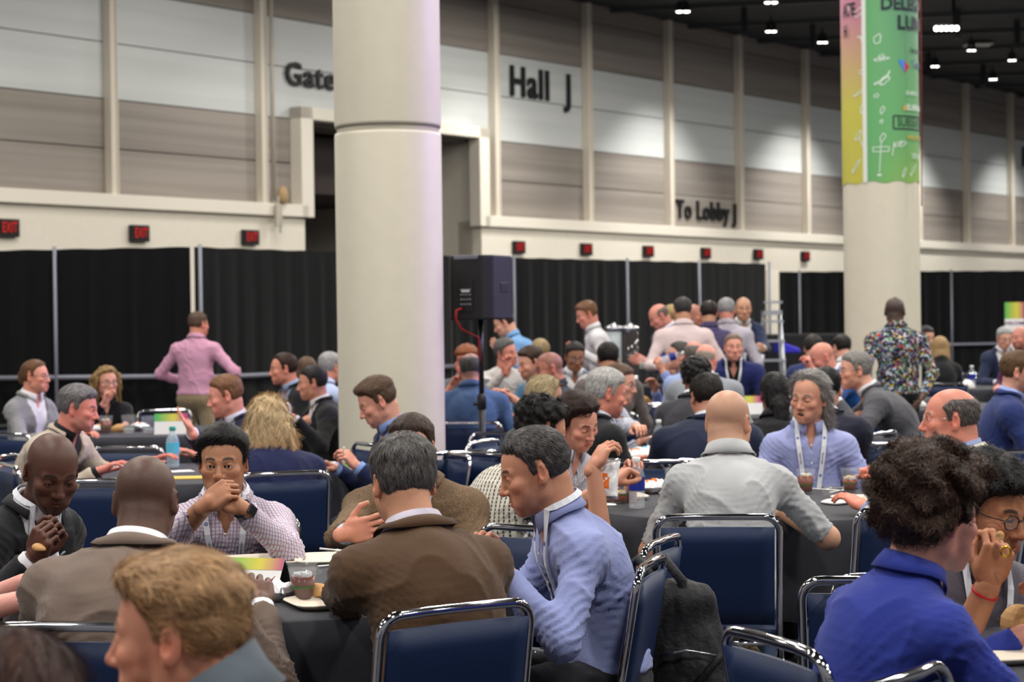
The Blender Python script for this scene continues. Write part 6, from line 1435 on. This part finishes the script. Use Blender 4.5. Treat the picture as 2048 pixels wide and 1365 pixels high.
# far left table
z4 = TABLES['T4'][0]
def far(tb, px, dd): c = TABLES[tb][0]; q = PX(px, c.y+dd, TZ); return Vector((q.x, q.y, TZ+.002))
cup(far('T4', 212, -.35), 'cup of iced tea on the far left table', .75, tea, 1.25); cup(far('T4', 258, -.4), 'clear cup with a green band on the far left table, left one', .3, waterm, 1.3, wedge=False); cup(far('T4', 296, -.4), 'clear cup with a green band on the far left table, right one', .3, waterm, 1.2, wedge=False)
tent_card(far('T4', 343, -.45), 'green and white tent card on the far left table', .1, L=.24, hgt=.15); crumple(far('T4', 236, -.1), 'sandwich on the far left table', crust, .06, 15, .6, 'sandwich', 'sandwich'); chip_bag(far('T4', 196, -.2), 'brown paper snack bag on the far left table', (bag_w, crust), .18, .12, .3); chip_bag(far('T4', 278, 0), 'orange snack bag on the far left table', (bag_w, bag_o), .16, .12, 1.2)
crumple(P(569, 828, 13.1), 'white napkin held by the dark-haired man in the black blazer', paper, .06, 16, .9)
# middle far tables
r_ = plate(far('T9', 1300, -.5), 'plate of salad on the table of the white-haired man', .2, .14, food='salad'); crumple(far('T9', 1326, -.60), 'bright green wrapper beside the salad', leafm, .035, 17, .8, 'food_wrap', 'wrap'); chip_bag(far('T9', 1292, -.15), 'cyan and white chip bag on the salad table', (bag_w, bag_c), .20, .15, -.5); chip_bag(far('T9', 1274, -.35), 'orange chip bag on the salad table', (bag_w, bag_o), .17, .13, .3); bottle(far('T9', 1318, .1), 'clear water bottle behind the cyan chip bag', .20); crumple(far('T9', 1338, -.35), 'ball of silver foil on the salad table', foilm, .04, 18, .8, 'foil', 'foil')
tent_card(far('T8b', 1495, -.2), 'white tent card with green strip before the navy blazer man', 0, L=.24, hgt=.15); bottle(far('T8b', 1455, .1), 'clear water bottle left of the far white tent card', .2); bottle(far('T8b', 1530, .2), 'clear water bottle right of the far white tent card', .2)
crumple(far('T8', 1290, -.3), 'sandwich on the far table of the drinking man', crust, .07, 20, .7, 'sandwich', 'sandwich'); chip_bag(far('T8', 1272, -.3), 'orange chip bag on the far table of the drinking man', (bag_w, bag_o), .17, .13, .3); bottle(far('T8', 1268, .1), 'water bottle on the far table of the drinking man', .22)
b_ = bottle(P(1322, 722, 15.5), 'water bottle tipped to the mouth of the drinking man', .2); b_.rotation_euler = (0, 1.25, 0)
plate(far('T6', 905, -.35), 'plate on the table behind the speaker stand', .2, .13, food='salad'); cup(far('T6', 1000, -.2), 'cup on the table behind the speaker stand', .5, tea, 1.1)
bottle(far('T10', 1580, .1), 'water bottle beside the clasped hands', .2); cup(far('T10', 1600, -.3), 'cup on the table with the clasped hands', .3, waterm, 1.1, wedge=False)
crumple(far('T11', 1830, -.1), 'white napkins beside the printed shirt man', paper, .10, 21, .5); crumple(far('T11', 1940, -.2), 'crumpled clear wrap on the table by the blue suit', plastic, .08, 22, .8, 'food_wrap', 'wrap'); plate(far('T11', 1915, -.3), 'plate with leftovers on the table by the blue suit', .2, .13, food='cookie')
bottle(far('T12', 1944, -.2), 'water bottle on the most distant table', .24); crumple(far('T12', 1935, -.5), 'crumpled napkin on the most distant table', paper, .09, 23, .7)
plate(on('T13', 1996, 1318, 0, .05), 'plate at the lower right corner under the blue sleeve', .2, .11); crumple(P(2050, 1245, 4.5)-Vector((0, 0, .05)), 'brown paper food bag at the right edge', mat('brown_paper', srgb(180, 140, 90), .8, var=.2), .055, 25, 1.1, 'food_bag', 'bag')
o = MB(); crumple(P(1999, 1080, 4.38), 'bite of bread at the mouth of the young man with glasses', crust, .012, 26, .9, 'food_bite', 'food')
q = P(2012, 1104, 4.36); mb = MB(); mb.tube([(q.x+.011*math.cos(t), q.y, q.z+.011*math.sin(t)) for t in [2*PI*k/16 for k in range(16)]], .0035, 6, closed=True); rg = mb.build('ring', mat('gold', srgb(225, 180, 70), .2, 1.0), i20['root']); rg.matrix_local = i20['root'].matrix_basis.inverted()
# ---------------------------------------------------------------- loudspeaker on its stand
p = P(962, 700, 12.9); sg = empty('speaker_stand', (p.x, p.y, 0), 0, 'black tripod speaker stand right of the big column', 'stand')
zs = P(962, 640, 12.9).z; MB().tube([(0, 0, .25), (0, 0, 1.02)], .024, 12).build('lower_pole', BLACKP, sg); MB().tube([(0, 0, 1.0), (0, 0, zs+.05)], .0175, 12).build('upper_pole', BLACKP, sg)
MB().lathe([(.026, .96), (.032, .97), (.032, 1.05), (.02, 1.07)], n=16).build('collar', BLACKP, sg); MB().tube([(.03, 0, 1.0), (-.055, -.01, 1.0)], .012, 8).build('knob', BLACKP, sg)
for k in range(3):
    a = k*2*PI/3+.5; MB().tube([(0, 0, .62), (.5*math.cos(a), .5*math.sin(a), .02)], .012, 8).build('leg', BLACKP, sg)
zt = P(962, 512, 12.9).z; sp = empty('loudspeaker', (p.x, p.y, zs), math.radians(-27), 'black loudspeaker on the tripod stand, rear panel towards the camera', 'speaker')
hs_ = zt-zs; wv = .17
spk = mat('speaker_shell', srgb(19, 20, 22), .55, bump=(300, .2)); spk_side = mat('speaker_side', srgb(36, 32, 58), .5)
mb = MB(); mb.prism([(-wv, -.13), (-.12, -.20), (.12, -.20), (wv, -.13), (wv, .15), (-wv, .15)], 0, hs_); mb.build('cabinet', spk, sp, .012)
MB().box((-wv+.012, .15, .012), (wv-.012, .158, hs_-.012)).build('grille', mat('speaker_grille', srgb(20, 20, 22), .7), sp, .004)
MB().box((-.055, -.206, hs_*.12), (.055, -.199, hs_*.62)).build('rear_panel', mat('rear_panel', srgb(16, 16, 18), .4), sp, .003)
mb = MB(); [mb.lathe([(.001, .006), (.006, .006), (.007, 0)], n=10, M=Matrix.Translation((-.035+.022*i, -.206, hs_*(.24+.075*j))) @ Matrix.Rotation(PI/2, 4, 'X')) for i in range(4) for j in range(4)]; mb.build('knob', mat('knob_grey', srgb(120, 122, 126), .4), sp)
MB().box((-.03, -.209, hs_*.43), (.03, -.205, hs_*.47)).build('sticker', paper, sp); MB().box((-.09, -.21, hs_*.93), (.09, -.15, hs_*1.0)).build('handle', mat('handle_grey', srgb(110, 112, 120), .4), sp, .008)
mb = MB(); mb.tube([(-.03, -.21, hs_*.18), (-.05, -.25, hs_*.15), (-.06, -.24, hs_*.02), (-.04, -.20, -.06), (0, -.03, -.12), (0, 0, -.4)], .006, 6); mb.build('cable', mat('red_plug', srgb(180, 30, 36), .5), sp)
MB().box((wv-.010, -.03, hs_*.42), (wv+.003, .09, hs_*.58)).build('side_grip', mat('grip_dark', srgb(12, 12, 14), .5), sp, .006)
# ---------------------------------------------------------------- drinks station and what stands at the back
c = P(1210, 730, 19.3); r = empty('serving_table', (c.x, c.y, 0), 0, 'long serving table with black cloth at the back drape', 'table')
mb = MB(); mb.box((-1.4, -.38, .05), (1.4, .38, .90)); mb.build('tablecloth', clothm, r, .02)
for px, m_, lb in ((1229, mat('ice_water', srgb(190, 200, 205), .1, alpha=.75), 'clear drinks dispenser of iced water at the back'), (1262, mat('urn_tea', srgb(26, 14, 14), .1), 'drinks dispenser of dark iced tea at the back')):
    q = PX(px, 19.1, .9); q.z = .90; u = empty('drink_dispenser', q, 0, lb, 'dispenser', 'drinks dispensers on the serving table'); k = P(px, 660, 19.1).z-.90-.02
    MB().lathe([(.085, 0), (.09, .01), (.09, .10), (.07, .11)], n=24).build('base', METALP, u); MB().lathe([(.078, .11), (.08, .12), (.08, k), (.001, k)], n=28).build('drink', m_, u)
    MB().lathe([(.084, .11), (.086, k+.02)], n=28).build('tank', plastic, u); MB().lathe([(.09, k+.02), (.092, k+.03), (.092, k+.05), (.03, k+.07), (.02, k+.09), (.001, k+.09)], n=24).build('lid', METALP, u); MB().tube([(0, -.09, .06), (0, -.13, .06), (0, -.13, .03)], .012, 8).build('tap', METALP, u)
cup(P(1514, 700, 18.9)-Vector((0, 0, .05)), 'clear cup of water held by the bald man in the navy blazer', .6, waterm, 1.1, wedge=False)
cup(P(1285, 728, 17.8)-Vector((0, 0, .05)), 'clear cup held under the dispenser by the bending man', .4, waterm, 1.1, wedge=False)
# silver folding ladder against the white post
p = P(1548, 780, 24.5); la = empty('folding_ladder', (p.x, p.y, 0), .1, 'tall silver folding ladder beside the white post', 'ladder'); al = mat('aluminium', srgb(186, 190, 198), .3, .6); zt = P(1543, 626, 24.5).z
for s, b in ((-1, .0), (1, .0), (-1, .30), (1, .30)): MB().tube([(s*.20, b+.05*(b > 0), 0), (s*.10, .08, zt)], .025, 6).build('rail', al, la)
for k in range(7): MB().box((-.19+.012*k, -.03, .25+k*.25), (.19-.012*k, .05, .28+k*.25)).build('rung', al, la)
MB().box((-.12, .0, zt-.03), (.12, .16, zt+.03)).build('top_cap', al, la)
p = P(1573, 700, 26); o = MB().prism([(-.14, 0), (.16, 0), (.15, .06), (.04, .10), (-.14, .17)], -.25, .25, M=Matrix.Rotation(PI/2, 4, 'X')).build('equipment_cover', mat('violet_blue', srgb(50, 44, 190), .5), None, .02); o.location = (p.x, p.y, P(1573, 706, 26).z); tag(o, 'bright violet-blue cover on a black case right of the ladder', 'cover')
p = P(1605, 720, 27); o = MB().box((-.75, -.3, 0), (.60, .3, P(1605, 668, 27).z)).build('equipment_case', BLACKP, None, .02); o.location = (p.x, p.y, 0); tag(o, 'low black equipment case in front of the distant drape', 'case')
# welcome sign on the far right
p = P(2029, 640, 25.0); r = empty('welcome_sign', (p.x, p.y, 0), 0, 'tall sign with pink and green print reading WELCOME, far right', 'sign'); z0, z1 = .5, P(2029, 605, 25).z; zm = P(2029, 638, 25).z
MB().box((-.125, -.02, z0), (.125, .02, zm)).build('board', paper, r); rbm = MATS['card_rainbow']; o = MB().box((-.09, -.008, -(z1-zm)/2), (.09, .008, (z1-zm)/2)).build('printed_head', rbm, r); o.location = (0, 0, (z1+zm)/2); o.scale = (1.39, 2.5, 1)
text_obj('WELCOME', .055, mat('sign_purple', srgb(110, 40, 110), .5), Matrix.Translation((0, -.022, zm-.06)) @ basis((1, 0, 0), (0, -1, 0)), r, off=.002); MB().tube([(0, 0, 0), (0, 0, z0)], .02, 8).build('stand_pole', METALP, r); MB().box((-.2, -.15, 0), (.2, .15, .02)).build('foot', METALP, r)
# black backpack hung on the chair
bp = mat('backpack_nylon', srgb(26, 27, 31), .75, bump=(60, .5)); c = P(1362, 1212, 5.66); r = empty('backpack', (c.x, c.y, c.z), 0, 'black backpack hung by its straps on a chair back', 'backpack')
prm = [E((0, 0, -.16), (.135, .105, .21), None, .05), E((.03, -.06, -.24), (.10, .07, .13), None, .04), E((0, 0, .02), (.10, .08, .06), None, .05)]
vv = Vol((-.2, -.2, -.45), (.2, .2, .15), .009); V, Q = snets(vv.field(prm, .1, full=True), vv); N_ = vnormals(V, Q); V = V + N_*(.006*wob(V, 9, 4)+.003*wob(V*np.array([1, 1, .4], np.float32), 30, 6))[:, None]
o = bpy.data.objects.new('bag_body', np_mesh('bag_body', V, Q, [bp])); link(o, r)
for s in (-1, 1): MB().tube([(s*.03-.02, -.03, -.05), (s*.04-.04, -.05, .08), (s*.04-.09, -.03, .145), (s*.04-.13, .0, .10), (s*.04-.13, .03, -.02)], .016, 8).build('strap', bp, r)
MB().tube([(.02, -.14, -.22), (.14, -.10, -.10), (.22, -.04, -.16)], .012, 6).build('strap', bp, r); MB().tube([(-.07, -.115, -.13), (0, -.135, -.11), (.09, -.12, -.13)], .004, 6).build('zip', METALP, r)
mb = MB(); p = P(78, 1102, 5.7); crumple(p, 'piece of bread held by the bald man in the black blazer', crust, .02, 33, .8, 'food_bite', 'food')
